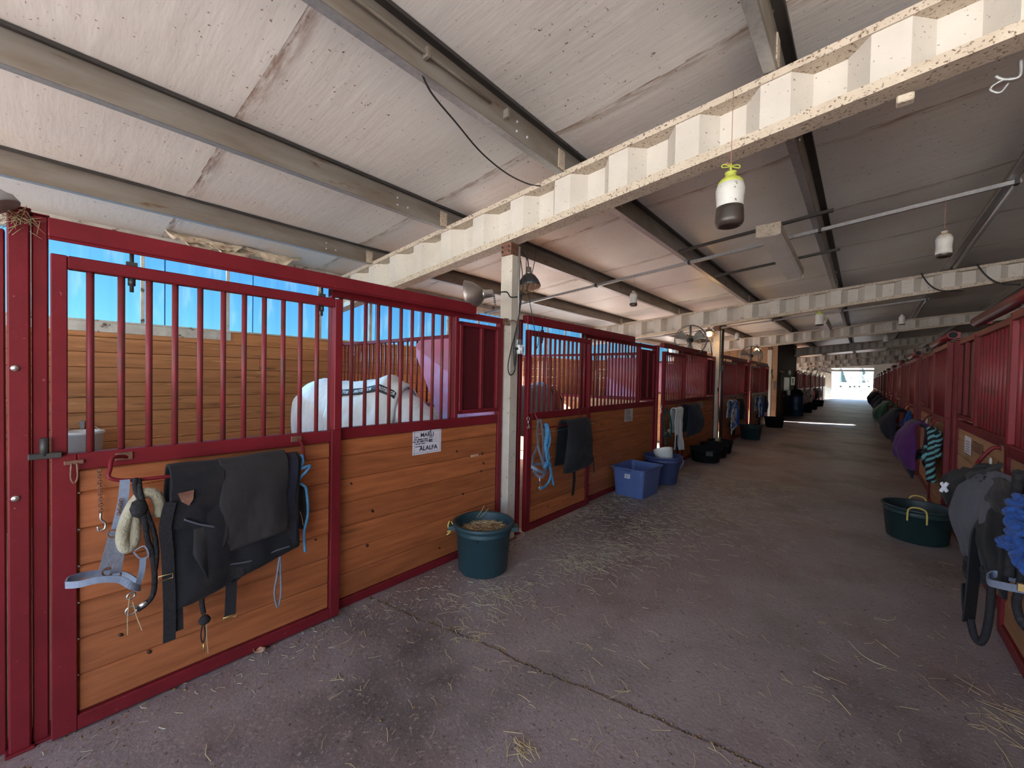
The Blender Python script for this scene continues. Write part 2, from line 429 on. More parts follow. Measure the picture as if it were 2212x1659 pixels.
    def grid(s, fn, nu, nv, th=0.0, smooth=True):
        """surface fn(u,v) with u,v in 0..1; th gives it thickness along the normal"""
        pts = [[Vector(fn(i/(nu-1), j/(nv-1))) for j in range(nv)] for i in range(nu)]
        base = len(s.v)
        for i in range(nu):
            for j in range(nv): s.v.append(pts[i][j])
        idx = lambda i, j: base + i*nv + j
        for i in range(nu-1):
            for j in range(nv-1):
                s.f.append((idx(i,j), idx(i+1,j), idx(i+1,j+1), idx(i,j+1))); s.s.append(smooth)
        if th:
            b2 = len(s.v)
            for i in range(nu):
                for j in range(nv):
                    du = pts[min(i+1,nu-1)][j] - pts[max(i-1,0)][j]; dv = pts[i][min(j+1,nv-1)] - pts[i][max(j-1,0)]
                    n_ = du.cross(dv); n_ = n_.normalized() if n_.length > 1e-12 else Vector((0,0,1))
                    s.v.append(pts[i][j] - n_*th)
            id2 = lambda i, j: b2 + i*nv + j
            for i in range(nu-1):
                for j in range(nv-1):
                    s.f.append((id2(i,j+1), id2(i+1,j+1), id2(i+1,j), id2(i,j))); s.s.append(smooth)
            for i in range(nu-1):
                s.f.append((idx(i,0), id2(i,0), id2(i+1,0), idx(i+1,0))); s.s.append(False)
                s.f.append((idx(i+1,nv-1), id2(i+1,nv-1), id2(i,nv-1), idx(i,nv-1))); s.s.append(False)
            for j in range(nv-1):
                s.f.append((idx(0,j+1), id2(0,j+1), id2(0,j), idx(0,j))); s.s.append(False)
                s.f.append((idx(nu-1,j), id2(nu-1,j), id2(nu-1,j+1), idx(nu-1,j+1))); s.s.append(False)
        return s
    def build(s, name, m, parent=None, origin=None):
        if origin is None:
            if parent is not None: origin = WL[parent.name]
            else:
                xs = [p.x for p in s.v]; ys = [p.y for p in s.v]; zs = [p.z for p in s.v]
                origin = Vector(((min(xs)+max(xs))/2, (min(ys)+max(ys))/2, min(zs)))
        origin = Vector(origin)
        me = bpy.data.meshes.new(name)
        me.from_pydata([p - origin for p in s.v], [], s.f)
        me.polygons.foreach_set('use_smooth', s.s)
        me.update()
        o = link(name, me, m, parent, origin)
        return o

_cache = {}
def cbox_mesh(sx, sy, sz, ch):
    """box of size sx,sy,sz centred at 0 with chamfered edges"""
    key = ('cb', round(sx, 3), round(sy, 3), round(sz, 3), ch)
    if key in _cache: return _cache[key]
    bm = bmesh.new()
    bmesh.ops.create_cube(bm, size=1.0)
    bmesh.ops.scale(bm, vec=(sx, sy, sz), verts=bm.verts)
    if ch: bmesh.ops.bevel(bm, geom=list(bm.edges), offset=ch, segments=1, affect='EDGES', profile=0.5)
    me = bpy.data.meshes.new('piece'); bm.to_mesh(me); bm.free()
    _cache[key] = me
    return me

def piece(name, m, parent, lo, hi, ch=0.004, long_axis=None):
    """axis-aligned chamfered piece between two corners; its local x runs along its grain"""
    lo, hi = Vector(lo), Vector(hi); c = (lo + hi) / 2; s_ = hi - lo
    if long_axis == 'y':
        me = cbox_mesh(s_.y, s_.x, s_.z, ch)
    elif long_axis == 'z':
        me = cbox_mesh(s_.z, s_.y, s_.x, ch)
    else:
        me = cbox_mesh(s_.x, s_.y, s_.z, ch)
    key = (me.name, m)
    if key not in _cache:
        mm = me if not me.materials else me.copy()
        if not mm.materials: mm.materials.append(MATS[m])
        else: mm.materials[0] = MATS[m]
        _cache[key] = mm
    o = link(name, _cache[key], m, parent, c)
    if long_axis == 'y': o.rotation_euler = (0, 0, math.pi / 2)
    if long_axis == 'z': o.rotation_euler = (0, math.pi / 2, 0)
    return o

def rod_mesh(L, r, n=8):
    key = ('rod', round(L, 3), r, n)
    if key not in _cache:
        mb = MB().tube([(0, 0, -L/2), (0, 0, L/2)], r, n)
        me = bpy.data.meshes.new('rod'); me.from_pydata(mb.v, [], mb.f); me.polygons.foreach_set('use_smooth', mb.s); me.update()
        _cache[key] = me
    return _cache[key]

def copy_tree(o, parent=None):
    c = o.copy(); COL.objects.link(c)
    if parent is not None:
        c.parent = parent; c.matrix_parent_inverse = o.matrix_parent_inverse.copy()
    for ch in o.children: copy_tree(ch, c)
    return c

def text_mesh(body, size, ex=0.0006):
    cu = bpy.data.curves.new('txt', 'FONT'); cu.body = body; cu.size = size; cu.extrude = ex; cu.align_x = 'CENTER'; cu.align_y = 'CENTER'
    cu.resolution_u = 2; cu.offset = size * 0.022
    o = bpy.data.objects.new('txt', cu); COL.objects.link(o)
    dg = bpy.context.evaluated_depsgraph_get(); dg.update()
    me = bpy.data.meshes.new_from_object(o.evaluated_get(dg))
    bpy.data.objects.remove(o)
    return me

def put_text(name, body, size, c, ex, ey, parent, m, bold=1.0):
    """flat lettering: centre c, reading direction ex, up direction ey"""
    me = text_mesh(body, size)
    ex, ey = Vector(ex).normalized(), Vector(ey).normalized(); ez = ex.cross(ey)
    for v in me.vertices:
        v.co = ex*(v.co.x*bold) + ey*v.co.y + ez*v.co.z
    me.materials.clear()
    return link(name, me, m, parent, c)

def fbm(x, y, z=0.0):
    return mnoise.noise(Vector((x, y, z))) + 0.5*mnoise.noise(Vector((2.1*x, 2.1*y, z+7)))

def smooth_path(pts, n=6, closed=False):
    """Catmull-Rom through the points"""
    pts = [Vector(p) for p in pts]; k = len(pts); out_ = []
    rng = range(k if closed else k-1)
    for i in rng:
        p0 = pts[(i-1) % k] if closed else pts[max(i-1, 0)]
        p1 = pts[i]; p2 = pts[(i+1) % k]
        p3 = pts[(i+2) % k] if closed else pts[min(i+2, k-1)]
        for j in range(n):
            t = j/n
            out_.append(0.5*((2*p1) + (p2-p0)*t + (2*p0-5*p1+4*p2-p3)*t*t + (-p0+3*p1-3*p2+p3)*t**3))
    if not closed: out_.append(pts[-1])
    return out_

def SX(side, d):
    """x of a point d metres out into the aisle from a stall line"""
    return -A + d if side < 0 else B - d

ORD = ['first', 'second', 'third', 'fourth', 'fifth', 'sixth', 'seventh', 'eighth', 'ninth', 'tenth', 'eleventh', 'twelfth', 'thirteenth', 'fourteenth']
# ------------------------------------------------------------------ ground and floor
mb = MB(); mb.add([(-700, -300, -0.12), (700, -300, -0.12), (700, 900, -0.12), (-700, 900, -0.12)], [(0, 1, 2, 3)])
struct(mb.build('ground', 'gravel_yard', origin=(0, 0, -0.12)))
mb = MB(); mb.add([(-300, 88, -0.08), (300, 88, -0.08), (300, 700, -0.08), (-300, 700, -0.08)], [(0, 1, 2, 3)])
struct(mb.build('ground_field', 'field', origin=(0, 88, -0.08)))
mb = MB(); mb.box((XBACK - 0.1, YN, -0.12), (XFAR, YE, -0.02))
floor = struct(mb.build('floor', 'dirt', origin=(0, 0, -0.12)))
# two concrete slabs meeting at a ragged joint that crosses the aisle
JO = [(-2.75, 1.545), (-2.56, 1.565), (-2.1, 1.66), (-1.686, 1.758), (-1.3, 1.80), (-0.969, 1.878), (-0.6, 1.94), (-0.287, 1.991), (0.3, 2.06), (0.85, 2.12)]
def joint_y(x):
    for (x0, y0), (x1, y1) in zip(JO, JO[1:]):
        if x0 <= x <= x1: return y0 + (y1 - y0) * (x - x0) / (x1 - x0)
    return JO[-1][1]
def slab(y_lo, y_hi, jag_lo, jag_hi):
    n = 90; m_ = MB(); top = []; x0, x1 = -A - 0.02, B + 0.02
    lo = []; hi = []
    for i in range(n):
        x = x0 + (x1 - x0) * i / (n - 1)
        jit = 0.012 * fbm(x * 14, 3.3) + 0.02 * fbm(x * 3, 9.0)
        lo.append(Vector((x, (joint_y(x) + 0.010 + jit) if jag_lo else y_lo, 0)))
        hi.append(Vector((x, (joint_y(x) - 0.010 + jit - 0.004 * abs(fbm(x * 30, 1.0))) if jag_hi else y_hi, 0)))
    dz = Vector((0, 0, -0.1))
    vs_ = lo + hi + [p + dz for p in lo] + [p + dz for p in hi]
    fs = []
    for i in range(n - 1):
        fs += [(i, i + 1, n + i + 1, n + i), (2*n + i, i, i, 2*n + i)][:1]
        fs += [(2*n + i, 2*n + i + 1, i + 1, i), (n + i, n + i + 1, 3*n + i + 1, 3*n + i)]
    fs += [(0, n, 3*n, 2*n), (n - 1, 3*n - 1, 4*n - 1, 2*n - 1)]
    m_.add(vs_, fs)
    return m_
slab(YN - 2, 0, False, True).build('concrete_slab', 'concrete', floor)
slab(0, YE + 0.2, True, False).build('concrete_slab', 'concrete', floor)
# dirt and chaff packed in the joint
mb = MB()
for i in range(260):
    x = -A + 3.45 * i / 259; jit = 0.012 * fbm(x * 14, 3.3) + 0.02 * fbm(x * 3, 9.0)
    y = joint_y(x) + jit + random.uniform(-0.01, 0.012); r = random.uniform(0.003, 0.009)
    mb.lathe([(0.0001, -r), (r, -r * 0.3), (r * 0.7, r * 0.5), (0.0001, r * 0.7)], (x, y, -0.001), 5)
tag(mb.build('joint_filling', 'feed', floor), kind='stuff')

# ------------------------------------------------------------------ roof and ceiling
mb = MB()
mb.prism([(XBACK - 0.5, YN - 0.3, ceil_z(XBACK - 0.5) + 0.06), (XFAR + 0.2, YN - 0.3, ceil_z(XFAR + 0.2) + 0.06),
          (XFAR + 0.2, YN - 0.3, ceil_z(XFAR + 0.2) + 0.12), (XBACK - 0.5, YN - 0.3, ceil_z(XBACK - 0.5) + 0.12)], (0, YE - YN + 0.6, 0))
struct(mb.build('roof', 'roof_sheet', origin=(0, 0, 3.8)))
ceiling = bpy.data.objects.new('ceiling', None); ceiling.location = (0, 0, 3.776); COL.objects.link(ceiling); WL['ceiling'] = Vector((0, 0, 3.776)); struct(ceiling)
PX = [-5.1 + 1.55 * k for k in range(9)]
def panel_mesh(w, seed):
    nx, ny = 96, 8
    def fn(u, v):
        x = (XBACK - 0.3) + u * (XFAR - XBACK + 0.4)
        f = ((x - PX[0]) / 1.55) % 1.0
        sag = 0.022 * math.sin(math.pi * f) ** 0.7 + 0.006 * fbm(x * 2.3, v * 2 + seed)
        e = min(v, 1 - v) * w
        sag += 0.005 * math.exp(-e / 0.02)
        return (x, v * w, RS * x - sag)
    return MB().grid(fn, nx, ny)
yy = 0.90 - 1.79 * 3
k = 0
while yy < YE:
    mb = panel_mesh(1.80, k * 3.7)
    me = bpy.data.meshes.new('insulation_panel'); me.from_pydata(mb.v, [], [tuple(reversed(f)) for f in mb.f]); me.polygons.foreach_set('use_smooth', mb.s); me.update()
    link('insulation_panel', me, 'insulation', ceiling, (0, yy, 3.776))
    yy += 1.79; k += 1

# z-purlins running the length of the barn
plab = ['nearest the left eave', 'second from the left eave', 'third from the left eave, over the aisle edge', 'fourth from the left eave, over the aisle',
        'fifth from the left eave', 'sixth from the left eave', 'seventh from the left eave', 'eighth from the left eave', 'ninth from the left eave']
for i, x in enumerate(PX):
    z = purlin_z(x); t = 0.005
    t_ = thing('roof_purlin', (x, 0, z), 'long grey steel roof purlin, ' + plab[i], 'purlin', 'roof purlins')
    L0, L1 = YN - 0.1, YE
    mb = MB().box((x - t, L0, z), (x + t, L1, z + 0.2)); mb.build('web', 'purlin_steel', t_)
    mb = MB().box((x - 0.07, L0, z), (x - t, L1, z + 0.006)).box((x - 0.07, L0, z + 0.006), (x - 0.064, L1, z + 0.022)); mb.build('bottom_flange', 'galvanised', t_)
    mb = MB().box((x + t, L0, z + 0.19), (x + 0.07, L1, z + 0.196)).box((x + 0.064, L0, z + 0.172), (x + 0.07, L1, z + 0.19)); mb.build('top_flange', 'dark_steel', t_)
    # little bolts near each rafter
    if i < 5:
        for yb in (2.3, 3.9, 9.8):
            for (dy, dz) in ((0, 0.05), (0, 0.12), (0.12, 0.06)):
                me = _cache.get('bolt')
                if me is None:
                    b_ = MB().tube([(0, 0, 0), (0.008, 0, 0)], 0.009, 6); me = bpy.data.meshes.new('bolt'); me.from_pydata(b_.v, [], b_.f); me.update(); _cache['bolt'] = me
                link('bolt', me, 'label_white', t_, (x + t, yb + dy, z + dz))

# conduit clipped along the third purlin
t_ = thing('roof_conduit', (PX[2] + 0.02, 0.5, purlin_z(PX[2]) + 0.1), 'thin conduit clipped along the purlin over the aisle edge', 'conduit')
pts = [(PX[2] + 0.03, y, purlin_z(PX[2]) + 0.10 + 0.006 * fbm(y * 1.7, 2)) for y in [YN + 0.3 * i for i in range(20)]]
MB().tube([p for p in pts if p[1] < 2.92], 0.011, 6).build('pipe', 'purlin_steel', t_)
for y in (0.75, 1.45, 2.15):
    MB().box((PX[2] + 0.006, y, purlin_z(PX[2]) + 0.07), (PX[2] + 0.05, y + 0.02, purlin_z(PX[2]) + 0.13)).build('clip', 'purlin_steel', t_)

# ------------------------------------------------------------------ rafters with fluted webs
BEAMS = [3.01, 10.58, 17.75, 25.3, 33.73, 41.05, 47.8]
blab = ['nearest the camera, over the first stall', 'second from the camera', 'third from the camera, meeting the plywood tack room',
        'fourth from the camera', 'fifth from the camera', 'sixth from the camera', 'farthest, close to the open end']
for i, y in enumerate(BEAMS):
    t_ = thing('roof_rafter', (-A, y, beam_bot(-A)), 'white rafter with a fluted web, ' + blab[i], 'rafter', 'white rafters')
    x0, x1 = XBACK + 0.05, XFAR - 0.1
    # trapezoid flutes, pitch 0.52 m
    prof = []; x = x0; ph = -0.067 - 0.52 * 20
    xs = []
    kx = 0
    while True:
        bx = ph + 0.52 * kx; kx += 1
        for dx, d in ((0.05, 0.062), (0.21, 0.062), (0.31, -0.062), (0.47, -0.062)):
            xs.append((bx + dx, d))
        if bx > x1: break
    xs = [(a, d) for a, d in xs if x0 < a < x1]
    vs_ = []; fs = []
    for (a, d) in xs: vs_ += [(a, y - d, beam_bot(a) + 0.03), (a, y - d, beam_top(a) - 0.02)]
    for j in range(len(xs) - 1): fs.append((2*j, 2*j + 2, 2*j + 3, 2*j + 1))
    mb = MB().add(vs_, fs); n0 = len(vs_)
    mb.add([(p[0], p[1] + 0.004, p[2]) for p in vs_], [tuple(reversed(f)) for f in fs])
    mb.build('fluted_web', 'white_steel', t_)
    def flange(zf, dz0, dz1):
        n = 24; vs_ = []
        for j in range(n):
            a = x0 + (x1 - x0) * j / (n - 1); z = zf(a)
            for (yy_, zz) in ((-0.075, dz0), (0.075, dz0), (0.075, dz1), (-0.075, dz1)): vs_.append((a, y + yy_, z + zz))
        fs = []
        for j in range(n - 1):
            for q in range(4):
                a = j*4 + q; b_ = j*4 + (q + 1) % 4
                fs.append((a, a + 4, b_ + 4, b_))
        fs += [(0, 1, 2, 3), tuple((n - 1)*4 + q for q in (3, 2, 1, 0))]
        return MB().add(vs_, fs)
    flange(beam_bot, 0.0, 0.062).build('bottom_flange', 'white_flange', t_)
    flange(beam_top, -0.045, 0.0).build('top_flange', 'white_flange', t_)
    for x in PX[:5]:      # purlin clips
        MB().box((x + 0.006, y - 0.17, purlin_z(x) + 0.005), (x + 0.014, y - 0.08, purlin_z(x) + 0.16)).build('purlin_clip', 'white_flange', t_)

# bridging tubes across the purlins, with a stay to the next rafter
for i, y in enumerate((6.3, 13.7, 20.9)):
    x0, x1 = (XBACK + 0.1 if i < 2 else -2.6), 1.12
    t_ = thing('bridging_tube', (x0, y, purlin_z(x0)), 'pale galvanised tube crossing under the purlins, %s from the camera' % ORD[i], 'tube', 'bridging tubes')
    mb = MB(); d = Vector((x1 - x0, 0, RS * (x1 - x0)))
    mb.obox(Vector((x0, y, purlin_z(x0) - 0.022)) + d / 2, d / 2, (0, 0.022, 0), (0, 0, 0.02)); mb.build('tube', 'galvanised', t_)
    MB().tube([(1.11, y, purlin_z(1.11) - 0.02), (1.16, y + 4.1, beam_top(1.16) + 0.02)], 0.025, 8).build('stay', 'galvanised', t_)
    for x in PX[(1 if i < 2 else 2):5]:
        MB().box((x - 0.02, y - 0.035, purlin_z(x) - 0.05), (x + 0.012, y + 0.035, purlin_z(x) + 0.002)).build('bracket', 'dark_steel', t_)

# eave strut along the outside wall
t_ = thing('eave_strut', (XBACK + 0.06, 0, 2.98), 'pale rust-marked steel strut along the left eave', 'strut')
MB().box((XBACK + 0.035, YN, 2.985), (XBACK + 0.1, YE, 3.075)).build('strut_web', 'eave_steel', t_)
MB().box((XBACK + 0.035, YN, 3.075), (XBACK + 0.13, YE, 3.085)).build('strut_flange', 'eave_steel', t_)

# ------------------------------------------------------------------ outside walls
wl = bpy.data.objects.new('wall_left', None); wl.location = (XBACK, 0, 0); COL.objects.link(wl); WL['wall_left'] = Vector((XBACK, 0, 0)); struct(wl)
SEG = [(YN, -0.9), (-0.9, 3.08), (3.08, 6.9), (6.9, 10.55), (10.55, 14.3), (14.3, 18.04)]
PH = 0.1655
ADDED_OPENINGS = {3.08: (5.65, 6.75), 6.9: (7.6, 9.3), 10.55: (11.2, 13.0), 14.3: (15.0, 16.8)}   # unseen openings added in the stall backs so sun bounce brightens the ceiling
for (y0, y1) in SEG:
    n = 13
    op = ADDED_OPENINGS.get(y0)
    for j in range(n):
        z0 = -0.02 + j * PH; z1 = z0 + PH - 0.004
        if j == n - 1: z1 = 2.13
        if op and j < 12:
            piece('plank', 'wood_back', wl, (XBACK - 0.02, y0 + 0.002, z0), (XBACK + 0.02, op[0], z1), 0.005, 'y')
            piece('plank', 'wood_back', wl, (XBACK - 0.02, op[1], z0), (XBACK + 0.02, y1 - 0.002, z1), 0.005, 'y')
            continue
        cut = y0 + (y1 - y0) * random.choice([0.35, 0.6, 0.72, 1.0]) if (y1 < 7 and j % 3 == 1) else y1
        piece('plank', 'wood_back', wl, (XBACK - 0.02 + random.uniform(-0.003, 0.003), y0 + 0.002, z0), (XBACK + 0.02, cut - 0.002, z1), 0.005, 'y')
        if cut < y1: piece('plank', 'wood_back', wl, (XBACK - 0.02, cut + 0.002, z0), (XBACK + 0.021, y1 - 0.002, z1), 0.005, 'y')
    if op:
        for yq in op: piece('added_opening_jamb', 'red_paint', wl, (XBACK - 0.03, yq - 0.03, -0.02), (XBACK + 0.03, yq + 0.03, 1.97), 0.004, 'z')
MB().box((XBACK - 0.035, YN, -0.02), (XBACK - 0.022, 5.6, 2.13)).build('light_stop_board', 'plywood_dark', wl)  # unseen backing, added to stop sun leaking between the planks
piece('trim_board', 'eave_steel', wl, (XBACK + 0.02, -0.9, 2.02), (XBACK + 0.035, 1.62, 2.13), 0.003)
piece('sill', 'eave_steel', wl, (XBACK - 0.03, YN, 2.13), (XBACK + 0.045, 18.04, 2.15), 0.003)
MB().box((XBACK - 0.03, 18.24, -0.02), (XBACK + 0.02, 27.6, 2.13)).build('far_wall_boards', 'wood_back', wl)
for k_ in range(7):  # gaps between these boards are added to let sun brighten the far stalls
    MB().box((XBACK - 0.03, 29.2 + 3.66*k_, -0.02), (XBACK + 0.02, min(YE, 31.26 + 3.66*k_), 2.13)).build('far_wall_boards', 'wood_back', wl)
MB().box((XBACK - 0.03, 27.6, 1.95), (XBACK - 0.005, YE, 2.13)).build('added_opening_lintel', 'wood_back', wl)
MB().box((XBACK - 0.03, 18.24, 2.13), (XBACK + 0.02, 27.2, 3.0)).build('tack_room_back_wall', 'plywood_tan', wl)
# clear corrugated sheets under the eave
def sheet():
    def fn(u, v):
        y = u * 0.94
        return (0.012 * max(-0.8, min(0.8, 1.5 * math.sin(y * 2 * math.pi / 0.157))), y, v * 0.86)
    m_ = MB().grid(fn, 73, 2)
    me = bpy.data.meshes.new('clear_sheet'); me.from_pydata(m_.v, [], m_.f); me.polygons.foreach_set('use_smooth', [False]*len(m_.f)); me.update(); return me
me = sheet(); y = YN
while y < YE - 0.9:
    if not (17.1 < y < 26.5): link('clear_sheet', me, 'clear_panel', wl, (XBACK - 0.02, y, 2.14))
    y += 0.93
MB().box((XBACK - 0.035, YN, 2.99), (XBACK + 0.03, YE, 3.28)).build('eave_closure', 'eave_steel', wl)
# studs in the clear band
studs = [P(308, 600, x=XBACK + 0.02).y, P(492, 650, x=XBACK + 0.02).y, P(690, 690, x=XBACK + 0.02).y]
yv = studs + [studs[0] - 0.85, studs[0] - 1.7] + [studs[-1] + 0.85 * i for i in range(1, 18)]
for y in yv:
    w_ = 0.035 if y in studs[:2] else 0.05
    piece('stud', 'eave_steel', wl, (XBACK - 0.005, y - w_ / 2, 2.14), (XBACK + 0.035, y + w_ / 2, 3.0), 0.003)

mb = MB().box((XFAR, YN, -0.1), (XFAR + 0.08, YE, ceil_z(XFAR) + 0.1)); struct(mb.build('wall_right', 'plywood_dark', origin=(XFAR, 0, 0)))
# end wall with the open doorway
OX0, OX1, OZ = -2.42, 0.80, 2.93
we = bpy.data.objects.new('wall_end', None); we.location = (0, YE, 0); COL.objects.link(we); WL['wall_end'] = Vector((0, YE, 0)); struct(we)
MB().box((XBACK, YE, -0.1), (OX0, YE + 0.1, 4.0)).build('wall_panel', 'white_steel', we)
MB().box((OX1, YE, -0.1), (XFAR, YE + 0.1, 4.7)).build('wall_panel', 'white_steel', we)
MB().box((OX0, YE, OZ + 0.14), (OX1, YE + 0.1, 4.2)).build('header_panel', 'white_steel', we)
MB().box((OX0, YE - 0.3, OZ - 0.18), (OX1, YE - 0.2, OZ + 0.02)).build('rolled_curtain', 'galvanised', we)
t_ = struct(link('door_1', cbox_mesh(0.06, 0.06, 3.0, 0.003).copy(), 'white_steel', None, (OX0, YE - 0.05, 1.45)))
t_ = struct(link('door_2', cbox_mesh(0.06, 0.06, 3.0, 0.003).copy(), 'white_steel', None, (OX1, YE - 0.05, 1.45)))
# ------------------------------------------------------------------ stall fronts
PLANK_Z = [0.07 + 0.1655 * i for i in range(7)]
def plank_stack(parent, side, d0, d1, y0, y1, zlo, zhi, m):
    z = zlo; j = 0
    while z < zhi - 0.01:
        z1 = min(z + 0.1655, zhi)
        if zhi - z1 < 0.05: z1 = zhi
        xa, xb = sorted((SX(side, d0), SX(side, d1 + random.uniform(-0.0015, 0.0015))))
        piece('plank', m, parent, (xa, y0, z), (xb, y1, z1 - 0.0004), 0.009, 'y')
        # a knot or two, slightly proud of the plank
        z = z1; j += 1

def knots(parent, side, d, y0, y1, zlo, zhi, n):
    for i in range(n):
        y = random.uniform(y0 + 0.05, y1 - 0.05); z = random.uniform(zlo + 0.05, zhi - 0.05); r = random.uniform(0.006, 0.014)
        mb = MB().lathe([(r, -0.002), (r * 0.9, 0.0012), (0.0005, 0.0016)], (SX(side, d), y, z), 9, sx=1.0, sy=1.5, axis=(-side, 0, 0))
        mb.build('knot', 'wood_knot', parent)

def bars(parent, side, d, ys, z0, z1, r=0.0135, joined=False, m='red_bar'):
    if joined:
        mb = MB()
        for y in ys: mb.tube([(SX(side, d), y, z0), (SX(side, d), y, z1)], r, 6)
        tag(mb.build('bars', m, parent), kind='stuff')
    else:
        me = rod_mesh(z1 - z0, r)
        for y in ys: link('bar', me, m, parent, (SX(side, d), y, (z0 + z1) / 2))

def rail(name, parent, side, d0, d1, y0, y1, z0, z1, m='red_paint', ch=0.004):
    xa, xb = sorted((SX(side, d0), SX(side, d1)))
    return piece(name, m, parent, (xa, y0, z0), (xb, y1, z1), ch, 'y' if (y1 - y0) > (z1 - z0) else 'z')

ZG, ZT = 1.25, 2.11
def door(side, y0, y1, label, group, barys=None, joined=False, wood='wood', nb=11, solid=False):
    t = thing('stall_door', (SX(side, 0.07), (y0 + y1) / 2, 0.03), label, 'stall door', group)
    d0, d1 = 0.045, 0.095
    lw = 0.078
    rail('stile', t, side, d0, d1, y0, y0 + lw, 0.008, 1.25)
    rail('stile', t, side, d0, d1, y0, y0 + 0.05, 1.25, ZT)
    rail('stile', t, side, d0, d1, y1 - 0.065, y1, 0.008, 1.25)
    rail('stile', t, side, d0, d1, y1 - 0.05, y1, 1.25, ZT)
    rail('rail', t, side, d0, d1, y0 + lw, y1 - 0.065, 0.008, 0.075)
    rail('rail', t, side, d0, d1, y0 + lw, y1 - 0.065, 1.175, 1.25)
    rail('rail', t, side, d0, d1, y0 + 0.05, y1 - 0.05, ZT - 0.055, ZT)
    plank_stack(t, side, d0 + 0.004, d1 - 0.018, y0 + lw, y1 - 0.065, 0.075, 1.175, wood)
    if not joined: knots(t, side, d1 - 0.018, y0 + lw, y1 - 0.1, 0.1, 1.1, 7)
    if barys is None: barys = [y0 + 0.05 + (y1 - y0 - 0.1) * (k + 1) / (nb + 1) for k in range(nb)]
    if solid: rail('solid_panel', t, side, d0 + 0.02, d1 - 0.02, y0 + 0.05, y1 - 0.05, 1.25, ZT - 0.055, 'red_sheet')
    bars(t, side, (d0 + d1) / 2, barys, 1.25, ZT - 0.05, 0.0135, joined)
    # hangers to the track
    for f in (0.2, 0.9):
        y = y0 + (y1 - y0) * f
        h = MB().box(tuple(min(SX(side, 0.06), SX(side, 0.08)) if q == 0 else (y - 0.02 if q == 1 else ZT) for q in range(3)),
                     tuple(max(SX(side, 0.06), SX(side, 0.08)) if q == 0 else (y + 0.02 if q == 1 else ZT + 0.02) for q in range(3)))
        h.tube([(SX(side, 0.07), y, ZT - 0.12), (SX(side, 0.07), y, 2.20)], 0.008, 6)
        h.tube([(SX(side, 0.07), y, ZT - 0.09), (SX(side, 0.07), y, ZT - 0.055)], 0.014, 6)
        h.build('hanger', 'dark_steel', t)
    return t

def feed_hatch(t, side, y0, y1, label_detail=True):
    xa, xb = sorted((SX(side, -0.02), SX(side, 0.0)))
    ht = piece('feed_hatch', 'red_sheet', t, (xa, y0, 1.285), (xb, y1, 2.10), 0.003)
    rail('hatch_frame', ht, side, 0.0, 0.035, y0, y0 + 0.035, 1.285, 2.10)
    rail('hatch_frame', ht, side, 0.0, 0.035, y1 - 0.035, y1, 1.285, 2.10)
    rail('hatch_frame', ht, side, 0.0, 0.035, y0, y1, 2.065, 2.10)
    rail('hatch_frame', ht, side, 0.0, 0.035, y0, y1, 1.285, 1.32)
    ym = y0 + (y1 - y0) * 0.55
    rail('hatch_bar', ht, side, 0.0, 0.03, ym - 0.02, ym + 0.02, 1.32, 2.065)

def panel(side, y0, y1, yb, label, group, barys=None, joined=False, wood='wood', nb=10, zt=2.19, hatch=True):
    """fixed front: bars from y0 to yb, feed hatch from yb to y1"""
    t = thing('stall_barrier', (SX(side, 0), (y0 + y1) / 2, 0.0), label, 'stall barrier', group)
    d0, d1 = -0.03, 0.025
    rail('stile', t, side, d0, d1, y0, y0 + 0.025, 0.0, zt)
    rail('stile', t, side, d0, d1, yb - 0.02, yb + 0.02, 1.25, zt)
    rail('stile', t, side, d0, d1, y1 - 0.06, y1, 0.0, zt)
    rail('rail', t, side, d0, d1, y0 + 0.025, y1 - 0.06, 0.0, 0.06)
    rail('rail', t, side, d0, d1, y0 + 0.025, y1 - 0.06, 1.172, 1.25)
    rail('rail', t, side, d0, d1, y0, y1, zt - 0.055, zt)
    plank_stack(t, side, d0 + 0.008, d1 - 0.012, y0 + 0.025, y1 - 0.06, 0.06, 1.172, wood)
    if not joined: knots(t, side, d1 - 0.012, y0 + 0.05, y1 - 0.1, 0.1, 1.1, 12)
    if barys is None: barys = [y0 + 0.03 + (yb - y0 - 0.05) * (k + 0.5) / nb for k in range(nb)]
    bars(t, side, 0.0, barys, 1.25, zt - 0.05, 0.0135, joined)
    if hatch: feed_hatch(t, side, yb + 0.025, y1 - 0.065)
    else: rail('end_sheet', t, side, -0.02, 0.0, yb + 0.02, y1 - 0.06, 1.25, zt - 0.055, 'red_sheet')
    return t

def track(side, y0, y1, label, z0=2.175, z1=2.255, rnd=False):
    t = thing('door_track', (SX(side, 0.07), (y0 + y1) / 2, z0), label, 'door track', 'sliding door tracks')
    if rnd:
        MB().tube([(SX(side, 0.07), y0, (z0 + z1) / 2), (SX(side, 0.07), y1, (z0 + z1) / 2)], 0.045, 12, cap=True).build('tube', 'red_paint', t)
        MB().tube([(SX(side, 0.07), y0 - 0.004, (z0 + z1) / 2), (SX(side, 0.07), y0 + 0.01, (z0 + z1) / 2)], 0.036, 12, cap=True).build('open_end', 'rubber_black', t)
    else:
        rail('channel', t, side, 0.04, 0.11, y0, y1, z0, z1)
        rail('channel_lip', t, side, 0.10, 0.11, y0, y1, z0 - 0.012, z0)
    for y in (y0 + 0.1, (y0 + y1) / 2, y1 - 0.1):
        rail('bracket', t, side, 0.0, 0.06, y - 0.03, y + 0.03, z0 + 0.01, z1 - 0.01)
    return t

